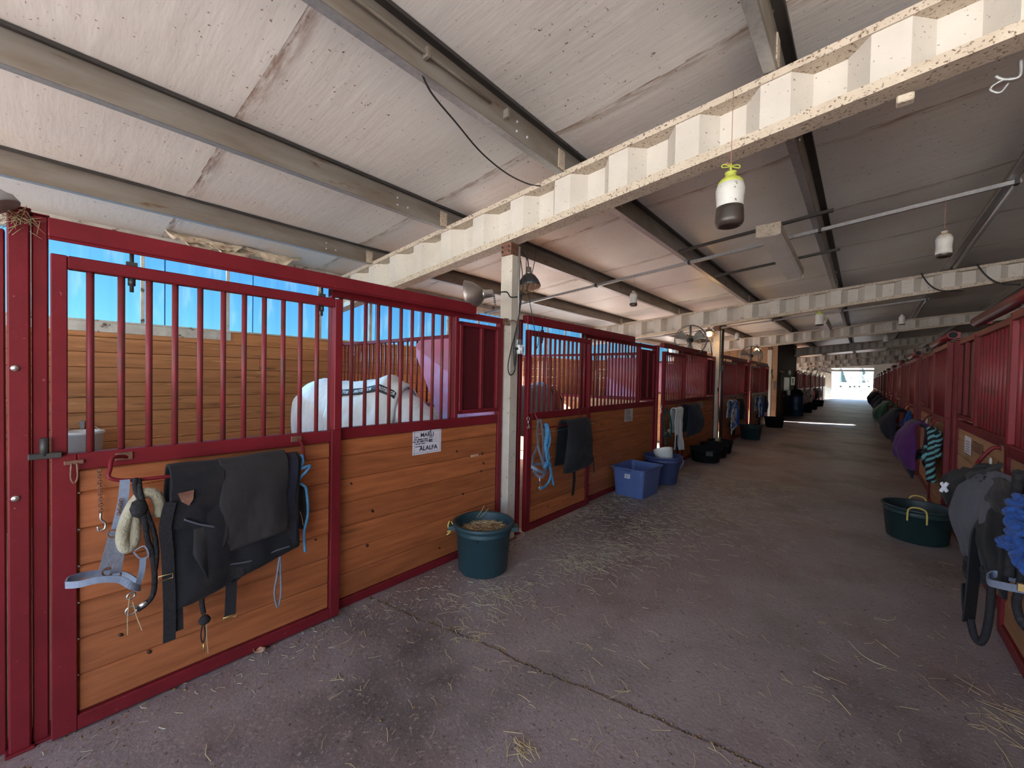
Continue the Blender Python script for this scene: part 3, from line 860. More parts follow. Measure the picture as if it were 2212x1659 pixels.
def red_post(side, y, w, z, label, d0=-0.05, d1=0.05):
    t = thing('stall_post', (SX(side, 0), y, 0), label, 'post', 'red stall posts')
    rail('tube', t, side, d0, d1, y - w / 2, y + w / 2, 0.0, z, 'red_paint', 0.006)
    rail('foot_plate', t, side, d0 - 0.01, d1 + 0.015, y - w / 2 - 0.01, y + w / 2 + 0.01, 0.0, 0.012, 'red_paint', 0.002)
    rail('cap', t, side, d0 - 0.004, d1 + 0.004, y - w / 2 - 0.003, y + w / 2 + 0.003, z, z + 0.006, 'red_paint', 0.002)
    return t

GL, GR = 'stall fronts along the left side of the aisle', 'stall fronts along the right side of the aisle'
GDL, GDR = 'sliding doors along the left side of the aisle', 'sliding doors along the right side of the aisle'
_by = lambda us, v, d: [P(u, v, x=-A + d).y for u in us]
# --- left, from the frame edge away
panel(-1, YN, -0.105, -0.7, 'maroon barred stall front cut off by the left edge of the picture', GL, nb=15)
t = red_post(-1, -0.068, 0.062, 2.28, 'maroon steel post left of the nearest stall door, beside the picture edge', -0.06, 0.06)
for z in (1.62, 1.08): MB().lathe([(0.014, 0), (0.012, 0.006), (0.0005, 0.009)], (-A + 0.06, -0.078, z), 8, axis=(1, 0, 0)).build('bolt_head', 'chrome', t)
t = red_post(-1, -0.010, 0.048, 2.27, 'slim maroon post that the nearest stall door closes against', -0.06, 0.045)
door(-1, 0.018, 1.292, 'nearest sliding stall door, orange planks below maroon bars, hung with a black horse blanket', GDL,
     _by([195, 262, 322, 378, 432, 482, 527, 570, 611, 648, 684], 800, 0.07))
track(-1, 0.012, 2.50, 'maroon track above the nearest stall door')
panel(-1, 1.25, 2.955, 2.355, 'barred stall front with a white name card, between the nearest door and the white post', GL,
      _by([735, 759, 788.5, 815.6, 841, 865, 889, 911.7, 934, 954, 971.6], 800, 0.0))
# B
red_post(-1, 3.20, 0.05, 2.2, 'maroon post just right of the big white post')
door(-1, 3.265, 4.55, 'second stall door on the left, hung with a pale halter and blue rope', GDL, nb=12)
track(-1, 3.22, 5.8, 'maroon track above the second stall door on the left')
panel(-1, 4.50, 6.85, 6.19, 'second barred stall front on the left, above the blue storage tote', GL, nb=16)
red_post(-1, 6.90, 0.05, 2.2, 'maroon post between the second and third stalls on the left')
# C
door(-1, 7.04, 8.15, 'third stall door on the left, hung with a white towel and navy blanket', GDL, nb=11, joined=False)
track(-1, 6.98, 9.5, 'maroon track above the third stall door on the left')
panel(-1, 8.10, 10.53, 9.84, 'third barred stall front on the left, under the nearer fan', GL, nb=17)
# D E
door(-1, 10.98, 12.4, 'fourth stall door on the left, hung with a blue printed white cloth', GDL, nb=13, joined=True)
track(-1, 10.9, 13.6, 'maroon track above the fourth stall door on the left')
panel(-1, 12.35, 14.26, 13.76, 'fourth barred stall front on the left, above the dark green tub', GL, nb=15, joined=True)
red_post(-1, 10.85, 0.06, 2.2, 'maroon post just past the second white post on the left')
red_post(-1, 14.33, 0.06, 2.2, 'maroon post between the fourth and fifth stalls on the left')
door(-1, 14.45, 15.75, 'fifth stall door on the left, beside the tan plywood wall', GDL, nb=13, joined=True)
track(-1, 14.38, 17.1, 'maroon track above the fifth stall door on the left')
panel(-1, 15.70, 17.85, 17.25, 'fifth barred stall front on the left, ending at the tan plywood wall', GL, nb=15, joined=True)
# beyond the tack room
for i in range(6):
    y0 = 26.45 + 3.66 * i
    red_post(-1, y0, 0.08, 2.2, 'maroon post of the %s stall beyond the dark tack room' % ORD[i])
    door(-1, y0 + 0.06, y0 + 1.3, '%s stall door on the left beyond the dark tack room' % ORD[i], GDL, nb=11, joined=True)
    panel(-1, y0 + 1.34, y0 + 3.56, y0 + 2.9, '%s stall front on the left beyond the dark tack room' % ORD[i], GL, nb=14, joined=True)
    track(-1, y0, y0 + 1.6, 'maroon track of the %s stall beyond the dark tack room' % ORD[i])

# --- right side
RY = [-1.1, 2.6, 6.62] + [6.62 + 3.66 * i for i in range(1, 13)]
for i in range(len(RY) - 1):
    y0, y1 = RY[i], RY[i + 1]
    if y1 > YE - 0.2: break
    o_ = ORD[i]
    lab = ('behind the camera on the right' if i == 0 else
           'nearest on the right, hung with the grey and black jacket' if i == 1 else
           'hung with the purple blanket on the right' if i == 2 else '%s from the camera on the right' % ORD[i - 1])
    joined = i > 3
    wood = 'wood_pale'
    yd = 4.15 if i == 1 else y0 + 1.36
    door(1, y0 + 0.09, yd, 'maroon barred stall door ' + lab, GDR, nb=11, joined=joined, wood=wood, solid=False)
    yb = 5.66 if i == 1 else y0 + 2.75
    lab2 = ('behind the camera on the right side' if i == 0 else 'with the paper note on the right' if i == 1 else
            'past the purple blanket on the right' if i == 2 else '%s from the camera on the right side' % ORD[i - 1])
    panel(1, yd - 0.05, y1 - 0.06, yb, 'maroon stall front ' + lab2, GR, nb=13, joined=joined, wood=wood, zt=2.13)
    track(1, y0 + 0.0, yd + (1.2 if i == 1 else 0.25), 'round maroon track tube ' + lab2, 2.14, 2.235, rnd=True)
    red_post(1, y1, 0.10, 2.12, ('maroon post beside the green tub on the right' if i == 1 else 'maroon post ending the stall ' + lab2))

# ------------------------------------------------------------------ partitions between stalls
def partition(side, y, label, pink=None, joined=True, wood='wood_back', x_in=None, xback=XBACK):
    x0, x1 = (xback + 0.03, -A - 0.06) if side < 0 else (B + 0.06, 4.4)
    t = thing('stall_partition', ((x0 + x1) / 2, y, 0), label, 'partition', 'partitions between stalls')
    z = 0.0
    while z < 1.2:
        piece('plank', wood, t, (x0, y - 0.02, z), (x1, y + 0.02, min(z + 0.1649, 1.24)), 0.005); z += 0.1655
    piece('rail', 'red_paint', t, (x0, y - 0.025, 1.24), (x1, y + 0.025, 1.285), 0.004)
    piece('rail', 'red_paint', t, (x0, y - 0.025, 2.05), (x1, y + 0.025, 2.095), 0.004)
    n = int((x1 - x0) / 0.105)
    xs = [x0 + (x1 - x0) * (k + 0.5) / n for k in range(n)]
    if joined:
        mb = MB()
        for x in xs: mb.tube([(x, y, 1.285), (x, y, 2.05)], 0.0125, 6)
        tag(mb.build('bars', 'red_bar', t), kind='stuff')
    else:
        me = rod_mesh(0.765, 0.0125)
        for x in xs: link('bar', me, 'red_bar', t, (x, y, 1.6675))
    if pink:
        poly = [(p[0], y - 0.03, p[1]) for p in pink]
        MB().prism(poly, (0, -0.006, 0)).build('sheet_guard', 'glare_pink_panel', t)
    return t
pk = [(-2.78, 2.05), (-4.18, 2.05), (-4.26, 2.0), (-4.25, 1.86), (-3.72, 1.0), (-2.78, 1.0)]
partition(-1, 3.10, 'barred partition with a glare-pink red sheet between the first and second stalls on the left', pk, joined=False)
xpk = P(1312, 800, y=6.89).x
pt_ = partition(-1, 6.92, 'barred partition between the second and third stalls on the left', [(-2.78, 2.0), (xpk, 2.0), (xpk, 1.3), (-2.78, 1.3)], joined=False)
for zq in range(4): piece('plank', 'wood_back', pt_, (XBACK + 0.03, 6.935, 1.285 + 0.17 * zq), (xpk, 6.955, 1.285 + 0.17 * zq + 0.169), 0.005)
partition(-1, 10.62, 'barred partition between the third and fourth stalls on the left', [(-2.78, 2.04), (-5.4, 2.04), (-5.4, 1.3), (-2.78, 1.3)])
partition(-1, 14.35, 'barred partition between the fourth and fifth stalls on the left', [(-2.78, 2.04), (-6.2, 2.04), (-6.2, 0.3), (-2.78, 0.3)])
partition(-1, -1.4, 'barred partition left of the nearest stall')
for i, y in enumerate(RY[1:-1]):
    if y < 30: partition(1, y, 'barred partition %s from the camera on the right' % ORD[i], joined=True, wood='wood_pale')
for i in range(5): partition(-1, 26.45 + 3.66 * (i + 1), 'barred partition %s beyond the dark tack room' % ORD[i])
mb = MB().box((4.4, -0.9, -0.02), (4.46, 50, 2.25)); t = struct(mb.build('wall_middle', 'wood_pale', origin=(4.43, 0, 0)))

# ------------------------------------------------------------------ white posts under the rafters
def white_post(y, label, side=-1):
    x0, x1 = (-2.745, -2.60) if side < 0 else (B - 0.02, B + 0.11)
    t = thing('rafter_post', ((x0 + x1) / 2, y, 0), label, 'post', 'white rafter posts')
    zt = beam_bot((x0 + x1) / 2)
    piece('post_tube', 'post_paint', t, (x0, y - 0.06, 0), (x1, y + 0.06, zt - 0.12), 0.006, 'z')
    piece('cap_bracket', 'rust_steel', t, (x0 + 0.01, y - 0.07, zt - 0.12), (x1 - 0.01, y + 0.07, zt), 0.004, 'z')
    for dz in (0.04, 0.085):
        MB().tube([(x0 + 0.03, y - 0.085, zt - dz), (x0 + 0.03, y + 0.085, zt - dz)], 0.011, 6).build('bolt', 'dark_steel', t)
        MB().tube([(x1 - 0.03, y - 0.085, zt - dz), (x1 - 0.03, y + 0.085, zt - dz)], 0.011, 6).build('bolt', 'dark_steel', t)
    piece('base_plate', 'rust_steel', t, (x0 - 0.015, y - 0.08, 0), (x1 + 0.015, y + 0.08, 0.015), 0.002)
    return t
white_post(3.03, 'tall white steel post beside the green muck bucket')
white_post(10.60, 'second white post along the left side, with dark conduit')
white_post(17.98, 'third white post, in front of the tan plywood wall')
for i, y in enumerate((33.9, 41.22)): white_post(y, 'white post %s beyond the dark tack room' % ORD[i])

# ------------------------------------------------------------------ tack room
tk = bpy.data.objects.new('wall_tack_room', None); tk.location = (-4, 20.0, 0); COL.objects.link(tk); WL['wall_tack_room'] = Vector((-4, 20.0, 0)); struct(tk)
x = XBACK + 0.05
while x < -2.75:      # tan siding boards facing the camera across the side passage
    w_ = min(0.30, -2.70 - x)
    piece('siding_board', 'plywood_tan', tk, (x, 20.0, 0), (x + w_ - 0.006, 20.04, ceil_z(x) - 0.03), 0.004, 'z'); x += 0.30
piece('corner_board', 'plywood_tan', tk, (-3.0, 19.97, 0.42), (-2.70, 20.0, beam_bot(-2.7) + 0.3), 0.004, 'z')
piece('shelf', 'wood_pale', tk, (-3.0, 19.78, 1.60), (-2.74, 19.97, 1.63), 0.003)
y = 20.04
while y < 26.2:
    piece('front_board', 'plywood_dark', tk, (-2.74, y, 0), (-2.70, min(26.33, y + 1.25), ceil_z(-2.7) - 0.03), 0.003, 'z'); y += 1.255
piece('far_wall', 'plywood_tan', tk, (XBACK + 0.05, 26.33, 0), (-2.70, 26.38, 3.3), 0.003, 'z')
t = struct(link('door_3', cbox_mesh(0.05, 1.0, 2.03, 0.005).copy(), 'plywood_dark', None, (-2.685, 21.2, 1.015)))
WL[t.name] = Vector((-2.685, 21.2, 1.015))
piece('door_trim', 'plywood_tan', t, (-2.70, 20.65, 2.03), (-2.66, 21.75, 2.09), 0.003)
MB().lathe([(0.0005, 0), (0.03, 0.01), (0.03, 0.04), (0.0005, 0.055)], (-2.66, 21.55, 1.0), 10, axis=(1, 0, 0)).build('knob', 'chrome', t)
partition(-1, 17.95, 'barred partition ending the fifth stall at the side passage')
# ------------------------------------------------------------------ reusable soft goods
def drape(name, m, parent, side, y0, y1, dbar, zt, zb0, zb1, back=0.3, th=0.012, amp=0.03, seed=0.0, r=0.035, flare=0.0,
          nu=56, nv=46, freq=5.0, curve=0.0, bulge=0.0, dmin=0.11):
    def fn(u, v):
        zb = zb0 + (zb1 - zb0) * u + curve * math.sin(math.pi * u)
        Lf = max(0.02, zt - r - zb); La = math.pi * r; s = v * (back + La + Lf)
        if s < back:
            d = dbar - r; z = zt - r - (back - s); drop = back - s; front = False
        elif s < back + La:
            a = math.pi * (s - back) / La; d = dbar - r * math.cos(a); z = zt - r + r * math.sin(a); drop = 0; front = True
        else:
            d = dbar + r; z = zt - r - (s - back - La); drop = s - back - La; front = True
        y = y0 + (y1 - y0) * u + flare * (u - 0.5) * drop
        k = min(1.0, 0.15 + drop / 0.25)
        n_ = fbm(y * freq + seed, z * 1.6 + seed)
        d += amp * n_ * k * (1 if front else 0.3) + 0.22 * amp * fbm(y * freq * 3.1 + seed * 2, z * 7 + seed) * k
        if front: d += bulge * max(0.0, math.sin(min(1.0, 0.08 + 0.84 * drop / max(0.05, Lf)) * math.pi)) ** 0.7 * max(0.0, math.sin(math.pi * min(1, max(0, u)))) ** 0.5
        z += 0.012 * mnoise.noise(Vector((y * 4 + seed, seed, 0)))
        return (SX(side, max(dmin, d)), y + 0.01 * fbm(z * 5, seed + y), z)
    mb = MB().grid(fn, nu, nv, th if side < 0 else th)
    return mb.build(name, m, parent)

def strap(name, m, parent, pts, w, wd=(0, 1, 0), th=0.004, n=5):
    return MB().ribbon(smooth_path(pts, n), w, wd, th).build(name, m, parent)

def cord(name, m, parent, pts, r, n=6, sides=7):
    return MB().tube(smooth_path(pts, n), r, sides).build(name, m, parent)

def ring(name, m, parent, c, rr, r, axis=(1, 0, 0), sides=6, nseg=18, sq=1.0):
    ez = Vector(axis).normalized(); ex = ez.orthogonal().normalized(); ey = ez.cross(ex)
    pts = [Vector(c) + ex * rr * math.cos(2*math.pi*i/nseg) + ey * rr * sq * math.sin(2*math.pi*i/nseg) for i in range(nseg)]
    return MB().tube(pts, r, sides, closed=True).build(name, m, parent)

def braid(parent, pts, r, mats, names, amp=None, turns=8.0, n=8):
    """rope of twisted strands along a path"""
    path = smooth_path(pts, n); k = len(path); amp = amp or r * 0.9
    for q, (m, nm) in enumerate(zip(mats, names)):
        out_ = []; prev = None
        for i, p in enumerate(path):
            t = (path[min(i+1, k-1)] - path[max(i-1, 0)]).normalized()
            a = prev if prev is not None else (t.orthogonal())
            nr = (a - t * a.dot(t)).normalized(); prev = nr; bn = t.cross(nr)
            ang = 2*math.pi*(turns * i / k + q / len(mats))
            out_.append(p + (nr * math.cos(ang) + bn * math.sin(ang)) * amp)
        MB().tube(out_, r, 6).build(nm, m, parent)

def chain(parent, p0, p1, n, r=0.008, wr=0.0022, m='rust_steel'):
    p0, p1 = Vector(p0), Vector(p1); mb = MB()
    for i in range(n):
        c = p0.lerp(p1, (i + 0.5) / n); ax = (0, 1, 0) if i % 2 else (1, 0, 0)
        ez = Vector(ax); L = (p1 - p0).length / n * 0.72
        ex = Vector((0, 0, 1)); ey = ez.cross(ex)
        pts = [c + ex * L * math.cos(2*math.pi*j/10) + ey * r * math.sin(2*math.pi*j/10) for j in range(10)]
        mb.tube(pts, wr, 5, closed=True)
    return mb.build('chain_links', m, parent)

def snap_hook(parent, c, s=1.0, m='chrome'):
    c = Vector(c)
    o = MB().tube(smooth_path([c + Vector((0, 0, 0.03*s)), c, c + Vector((0, 0.014*s, -0.02*s)), c + Vector((0, 0.012*s, -0.045*s)), c + Vector((0, -0.006*s, -0.05*s)), c + Vector((0, -0.01*s, -0.03*s))], 5), 0.005*s, 6).build('snap_hook', m, parent)
    return o

def PLd(u, v, d): return P(u, v, x=-A + d)
def PRd(u, v, d): return P(u, v, x=B - d)

# ------------------------------------------------------------------ door A hardware (parts of the nearest door)
doorA = [o for o in COL.objects if o.name.startswith('stall_door') and 'nearest sliding' in o.get('label', '')][0]
bar_pts = [PLd(275, 988, 0.095), PLd(262, 986, 0.12), PLd(243, 990, 0.15), PLd(238, 1012, 0.18), PLd(240, 1034, 0.20), Vector((-A + 0.20, 0.30, 1.118)),
           Vector((-A + 0.20, 0.62, 1.112)), Vector((-A + 0.20, 0.98, 1.108)), PLd(656, 985, 0.19), PLd(652, 960, 0.14), PLd(645, 950, 0.095)]
MB().tube(smooth_path(bar_pts, 5), 0.0085, 8).build('blanket_bar', 'red_paint', doorA)
for u, v in ((268, 985), (640, 948)):
    p = PLd(u, v, 0.098); piece('hook_plate', 'rust_steel', doorA, p - Vector((0.004, 0.03, 0.018)), p + Vector((0.006, 0.03, 0.018)), 0.002)
p = PLd(96, 985, 0.11)
piece('latch_plate', 'dark_steel', doorA, p - Vector((0.015, 0.045, 0.012)), p + Vector((0.012, 0.05, 0.012)), 0.003)
MB().tube([p + Vector((0, 0, 0.0)), p + Vector((0, 0, 0.075))], 0.014, 8).build('latch_pin', 'dark_steel', doorA)
p = PLd(160, 1000, 0.10)
piece('hasp', 'rust_steel', doorA, p - Vector((0.004, 0.03, 0.006)), p + Vector((0.008, 0.03, 0.012)), 0.002)
MB().tube(smooth_path([p + Vector((0.012, -0.008, 0)), p + Vector((0.02, -0.010, -0.06)), p + Vector((0.02, 0, -0.085)), p + Vector((0.02, 0.010, -0.06)), p + Vector((0.012, 0.008, 0))], 4), 0.004, 6).build('hasp_loop', 'rust_steel', doorA)

# ------------------------------------------------------------------ black blanket on the nearest door
bl = thing('horse_blanket', (-A + 0.22, 0.66, 0.45), 'thick black horse blanket folded over the bar of the nearest stall door', 'horse blanket', 'blankets on the left doors')
drape('main_layer', 'black_cloth', bl, -1, 0.40, 0.965, 0.20, 1.150, 0.475, 0.62, back=0.5, amp=0.026, seed=3.0, r=0.040, curve=0.0, bulge=0.02)
drape('front_flap', 'black_flap', bl, -1, 0.585, 0.895, 0.205, 1.168, 0.705, 0.735, back=0.15, amp=0.018, seed=8.0, r=0.058, bulge=0.02)
drape('dark_fold', 'navy_cloth', bl, -1, 0.875, 0.952, 0.205, 1.150, 0.70, 0.66, back=0.15, amp=0.012, seed=5.0, r=0.048, nu=20)
drape('shoulder_flap', 'black_cloth', bl, -1, 0.385, 0.60, 0.205, 1.162, 0.88, 0.90, back=0.12, amp=0.03, seed=12.0, r=0.066, nu=30, curve=-0.03)
# hanging corner with a pointed tip
def tipfn(u, v):
    y = 0.475 + u * 0.145; top = 0.93
    zb = 0.56 + abs(u - 0.42) * 0.42
    z = top + (zb - top) * v
    return (-A + 0.268 + 0.012 * math.sin(u * 9) * v + 0.01 * fbm(y * 9, z * 4), y, z)
MB().grid(tipfn, 18, 18, 0.008).build('corner_flap', 'black_cloth', bl)
# logo patch on the shoulder flap, edge binding, straps
c = PLd(397, 1075, 0.292); pt = [PLd(384, 1066, 0.290), PLd(419, 1058, 0.294), PLd(417, 1078, 0.294), PLd(408, 1092, 0.292), PLd(392, 1084, 0.290)]
MB().prism(pt, (0.004, 0, 0)).build('logo_patch', 'rust_steel', bl)['label'] = 'faded brown logo patch'
cord('edge_binding', 'grey_cloth', bl, [PLd(398, 1308, 0.245), PLd(452, 1260, 0.25), PLd(512, 1222, 0.25), PLd(545, 1210, 0.25)], 0.0045)
cord('edge_binding', 'grey_cloth', bl, [PLd(467, 1222, 0.262), PLd(540, 1212, 0.262), PLd(600, 1188, 0.262), PLd(626, 1180, 0.262)], 0.0045)
cord('edge_binding', 'grey_cloth', bl, [PLd(398, 1122, 0.29), PLd(430, 1132, 0.292), PLd(464, 1138, 0.285)], 0.005)
strap('wide_strap', 'webbing_black', bl, [PLd(368, 1085, 0.292), PLd(357, 1140, 0.285), PLd(362, 1200, 0.272), PLd(366, 1300, 0.265), PLd(366, 1385, 0.262)], 0.046)
strap('wide_strap', 'webbing_black', bl, [PLd(392, 1105, 0.262), PLd(380, 1200, 0.252), PLd(384, 1290, 0.25), PLd(386, 1362, 0.25)], 0.036)
mb = MB(); c = PLd(358, 1247, 0.277)
mb.tube([c + Vector((0, a, b_)) for a, b_ in ((-0.026, -0.011), (0.026, -0.011), (0.026, 0.011), (-0.026, 0.011))], 0.0028, 5, closed=True); mb.build('buckle', 'brass', bl)
strap('leg_strap', 'webbing_black', bl, [PLd(497, 1200, 0.235), PLd(500, 1250, 0.235), PLd(497, 1330, 0.235)], 0.050)
mb = MB(); c = PLd(496, 1333, 0.24)
mb.tube([c + Vector((0, a, b_)) for a, b_ in ((-0.028, 0.006), (0.028, 0.006), (0.028, -0.008), (-0.028, -0.008))], 0.003, 5, closed=True); mb.build('buckle', 'brass', bl)
strap('girth_loop', 'webbing_black', bl, [PLd(520, 1215, 0.25), PLd(518, 1240, 0.26), PLd(500, 1255, 0.25), PLd(482, 1245, 0.24)], 0.035)
cord('tail_cord', 'rope_black', bl, [PLd(438, 1268, 0.245), PLd(436, 1300, 0.245), PLd(440, 1325, 0.245)], 0.011)
MB().lathe([(0.0005, -0.03), (0.022, -0.016), (0.026, 0.0), (0.015, 0.018), (0.0005, 0.022)], PLd(442, 1338, 0.245), 10).build('cord_knot', 'rope_black', bl)
cord('thin_loop', 'rope_black', bl, [PLd(438, 1345, 0.245), PLd(434, 1372, 0.245), PLd(438, 1388, 0.245), PLd(443, 1372, 0.245), PLd(440, 1345, 0.245)], 0.003)
MB().tube([PLd(440, 1390, 0.245), PLd(440, 1408, 0.245)], 0.004, 6).build('clip', 'brass', bl)
cord('loop_strap', 'webbing_grey', bl, [PLd(606, 1190, 0.25), PLd(599, 1240, 0.25), PLd(593, 1282, 0.25), PLd(600, 1312, 0.25), PLd(607, 1280, 0.25), PLd(606, 1235, 0.25), PLd(605, 1192, 0.25)], 0.0055)

# ------------------------------------------------------------------ grey halter with fleece on the nearest door
h = thing('halter', PLd(268, 1045, 0.2), 'grey quilted halter with a cream fleece tube hanging beside the black blanket', 'halter', 'halters on the left doors')
strap('crown_strap', 'webbing_pale', h, [PLd(270, 1036, 0.215), PLd(266, 1080, 0.222), PLd(257, 1120, 0.22), PLd(250, 1150, 0.215)], 0.034)
strap('cheek_strap', 'webbing_grey', h, [PLd(247, 1150, 0.215), PLd(238, 1185, 0.225), PLd(225, 1232, 0.235)], 0.036)
strap('cheek_strap', 'webbing_grey', h, [PLd(262, 1170, 0.24), PLd(256, 1205, 0.25), PLd(250, 1238, 0.255)], 0.034)
nose = [PLd(142, 1264, 0.25), PLd(150, 1252, 0.21), PLd(185, 1242, 0.18), PLd(228, 1238, 0.18), PLd(268, 1242, 0.19), PLd(296, 1258, 0.22), PLd(302, 1270, 0.26), PLd(285, 1266, 0.29), PLd(258, 1252, 0.29), PLd(215, 1252, 0.29), PLd(170, 1262, 0.28)]
MB().ribbon(smooth_path(nose + nose[:1], 5), 0.028, (0, 0, 1), 0.005).build('noseband', 'webbing_pale', h)
strap('chin_strap', 'webbing_pale', h, [PLd(292, 1188, 0.25), PLd(312, 1180, 0.26), PLd(320, 1200, 0.26), PLd(302, 1206, 0.26), PLd(288, 1192, 0.255)], 0.022, (1, 0, 0.3))
strap('throat_strap', 'webbing_pale', h, [PLd(309, 1206, 0.255), PLd(306, 1235, 0.255), PLd(298, 1262, 0.25)], 0.022)
MB().tube(smooth_path([PLd(344, 1116, 0.235), PLd(345, 1090, 0.24), PLd(334, 1068, 0.24), PLd(312, 1066, 0.245), PLd(288, 1090, 0.25), PLd(270, 1130, 0.255), PLd(264, 1165, 0.255), PLd(273, 1184, 0.25), PLd(287, 1172, 0.245), PLd(291, 1140, 0.245), PLd(288, 1105, 0.245)], 6),
          [0.012] + [0.0235] * 59 + [0.016], 10).build('fleece_tube', 'fleece', h)
for u, v in ((243, 1153), (232, 1236), (250, 1240)):
    ring('halter_ring', 'rust_steel', h, PLd(u, v, 0.245), 0.014, 0.0035, (1, 0, 0.2), sq=1.3)
ring('halter_ring', 'chrome', h, PLd(283, 1287, 0.24), 0.014, 0.004, (1, 0.3, 0)); ring('halter_ring', 'chrome', h, PLd(284, 1318, 0.24), 0.019, 0.004, (1, 0.1, 0))
chain(h, PLd(262, 1078, 0.235), PLd(256, 1112, 0.235), 7, 0.006, 0.002)

r_ = thing('lead_rope', PLd(300, 1040, 0.2), 'black lead rope knotted over the fleece halter', 'lead rope')
cord('rope', 'rope_black', r_, [PLd(292, 1034, 0.215), PLd(294, 1060, 0.25), PLd(306, 1085, 0.275), PLd(312, 1120, 0.275), PLd(318, 1160, 0.265), PLd(330, 1205, 0.255), PLd(334, 1245, 0.25), PLd(331, 1282, 0.25), PLd(316, 1304, 0.25), PLd(296, 1318, 0.25)], 0.011)
cord('rope', 'rope_black', r_, [PLd(300, 1036, 0.21), PLd(304, 1070, 0.27), PLd(318, 1110, 0.272), PLd(332, 1150, 0.262), PLd(338, 1190, 0.255), PLd(335, 1230, 0.25)], 0.011)
MB().lathe([(0.0005, -0.045), (0.024, -0.03), (0.033, 0.0), (0.024, 0.03), (0.0005, 0.045)], PLd(300, 1098, 0.275), 10).build('knot', 'rope_black', r_)
MB().tube([PLd(302, 1310, 0.25), PLd(318, 1300, 0.25)], 0.0125, 8).build('crimp', 'chrome', r_)
t = thing('tie_chain', PLd(215, 1015, 0.12), 'short rusty chain with a bolt snap on the nearest stall door', 'chain')
chain(t, PLd(214, 1014, 0.108), PLd(218, 1112, 0.108), 16, 0.007, 0.0022); snap_hook(t, PLd(218, 1122, 0.112), 1.0)
for i, (a, b_) in enumerate((((280, 1290), (276, 1372)), ((287, 1300), (307, 1362)), ((447, 1335), (450, 1412)))):
    t = thing('straw_stem', PLd(*a, 0.25), ['long straw stem caught in the halter ring', 'short straw stem caught in the halter ring', 'straw stem caught by the blanket cord'][i], 'straw')
    cord('stem', 'straw', t, [PLd(*a, 0.25), PLd((a[0]+b_[0])/2 - 2, (a[1]+b_[1])/2, 0.25), PLd(*b_, 0.25)], 0.0018, sides=5)
t = thing('lead_rope', PLd(655, 990, 0.2), 'blue lead rope looped on the right end of the nearest blanket bar', 'lead rope')
cord('rope', 'rope_blue', t, [PLd(645, 988, 0.205), PLd(652, 984, 0.22), PLd(654, 1000, 0.225), PLd(645, 1015, 0.225), PLd(640, 1040, 0.225), PLd(655, 1048, 0.225), PLd(662, 1060, 0.22), PLd(665, 1110, 0.215), PLd(657, 1150, 0.215), PLd(659, 1192, 0.215)], 0.008)
cord('rope', 'rope_blue', t, [PLd(642, 1020, 0.235), PLd(652, 1012, 0.24), PLd(670, 1006, 0.235), PLd(660, 1020, 0.235), PLd(650, 1030, 0.235), PLd(644, 1045, 0.235)], 0.008)
t = thing('work_glove', PLd(650, 1080, 0.2), 'dark worn glove wedged behind the blue rope', 'glove')
def glove(u, v):
    a = 2*math.pi*u; p = PLd(650 + (14 + 4*math.sin(3*v)) * math.cos(a) * (1 - 0.3*abs(2*v-1)), 1050 + 90*v, 0.16)
    return (p.x + 0.028*math.sin(a) + 0.008*fbm(u*6, v*9), p.y, p.z)
MB().grid(glove, 18, 12).build('body', 'black_flap', t)
cord('stitching', 'leaf_dry', t, [PLd(640, 1095, 0.195), PLd(650, 1110, 0.20), PLd(655, 1135, 0.195)], 0.002)

# ------------------------------------------------------------------ name card on the first stall front
def card(corner_l, corner_r, bot_l, d, name, label, m='paper'):
    tl, tr, bl_ = PLd(*corner_l, d), PLd(*corner_r, d), PLd(*bot_l, d)
    t = thing(name, bl_, label, 'card')
    y0, y1, z0, z1 = tl.y, tr.y, bl_.z, tl.z
    piece('sheet', m, t, (-A + d - 0.002, y0, z0), (-A + d + 0.001, y1, z1), 0)
    return t, y0, y1, z0, z1
t, y0, y1, z0, z1 = card((892, 932), (953, 927), (893, 984), 0.017, 'name_card', 'white stall name card reading MARLI and ALALFA')
xs = -A + 0.0185
ym, zm = (y0 + y1) / 2, (z0 + z1) / 2
mb = MB(); iw, ih = (y1 - y0) * 0.45, (z1 - z0) * 0.43
for (a, b_) in (((-iw, -ih), (iw, -ih)), ((iw, -ih), (iw, ih)), ((iw, ih), (-iw, ih)), ((-iw, ih), (-iw, -ih))):
    mb.tube([(xs, ym + a[0], zm + a[1]), (xs, ym + b_[0], zm + b_[1])], 0.0009, 4)
mb.build('border', 'ink', t)
EX, EY = (0, 1, 0), (0, 0, 1)
mb = MB()
for (fy, fz, L) in ((0.60, 0.655, 0.30), (0.60, 0.565, 0.30), (0.60, 0.475, 0.30), (0.35, 0.47, 0.20), (0.20, 0.36, 0.22), (0.72, 0.76, 0.22)):
    yq, zq = y0 + (y1 - y0) * fy, z0 + (z1 - z0) * fz
    mb.box((xs - 0.0004, yq, zq), (xs + 0.0004, yq + (y1 - y0) * L, zq + 0.0009))
mb.build('ruled_lines', 'ink', t)
def line(txt, fy, fz, size, bold=1.0): put_text('lettering', txt, size, (xs + 0.0006, y0 + (y1 - y0) * fy, z0 + (z1 - z0) * fz), EX, EY, t, 'ink', bold)
line('MARLI', 0.49, 0.80, 0.046, 1.05); line('ALALFA', 0.54, 0.23, 0.050, 1.05)
line('Name:', 0.13, 0.735, 0.013); line('Dr. Jamie Dean', 0.28, 0.64, 0.021); line('Vet: BLUEMOON Barn', 0.33, 0.545, 0.020); line('Farrier: Dave', 0.25, 0.455, 0.017); line('Instructions:', 0.20, 0.345, 0.013)
for fz in (0.665, 0.575, 0.485): line('Phone:', 0.62, fz + 0.012, 0.014)
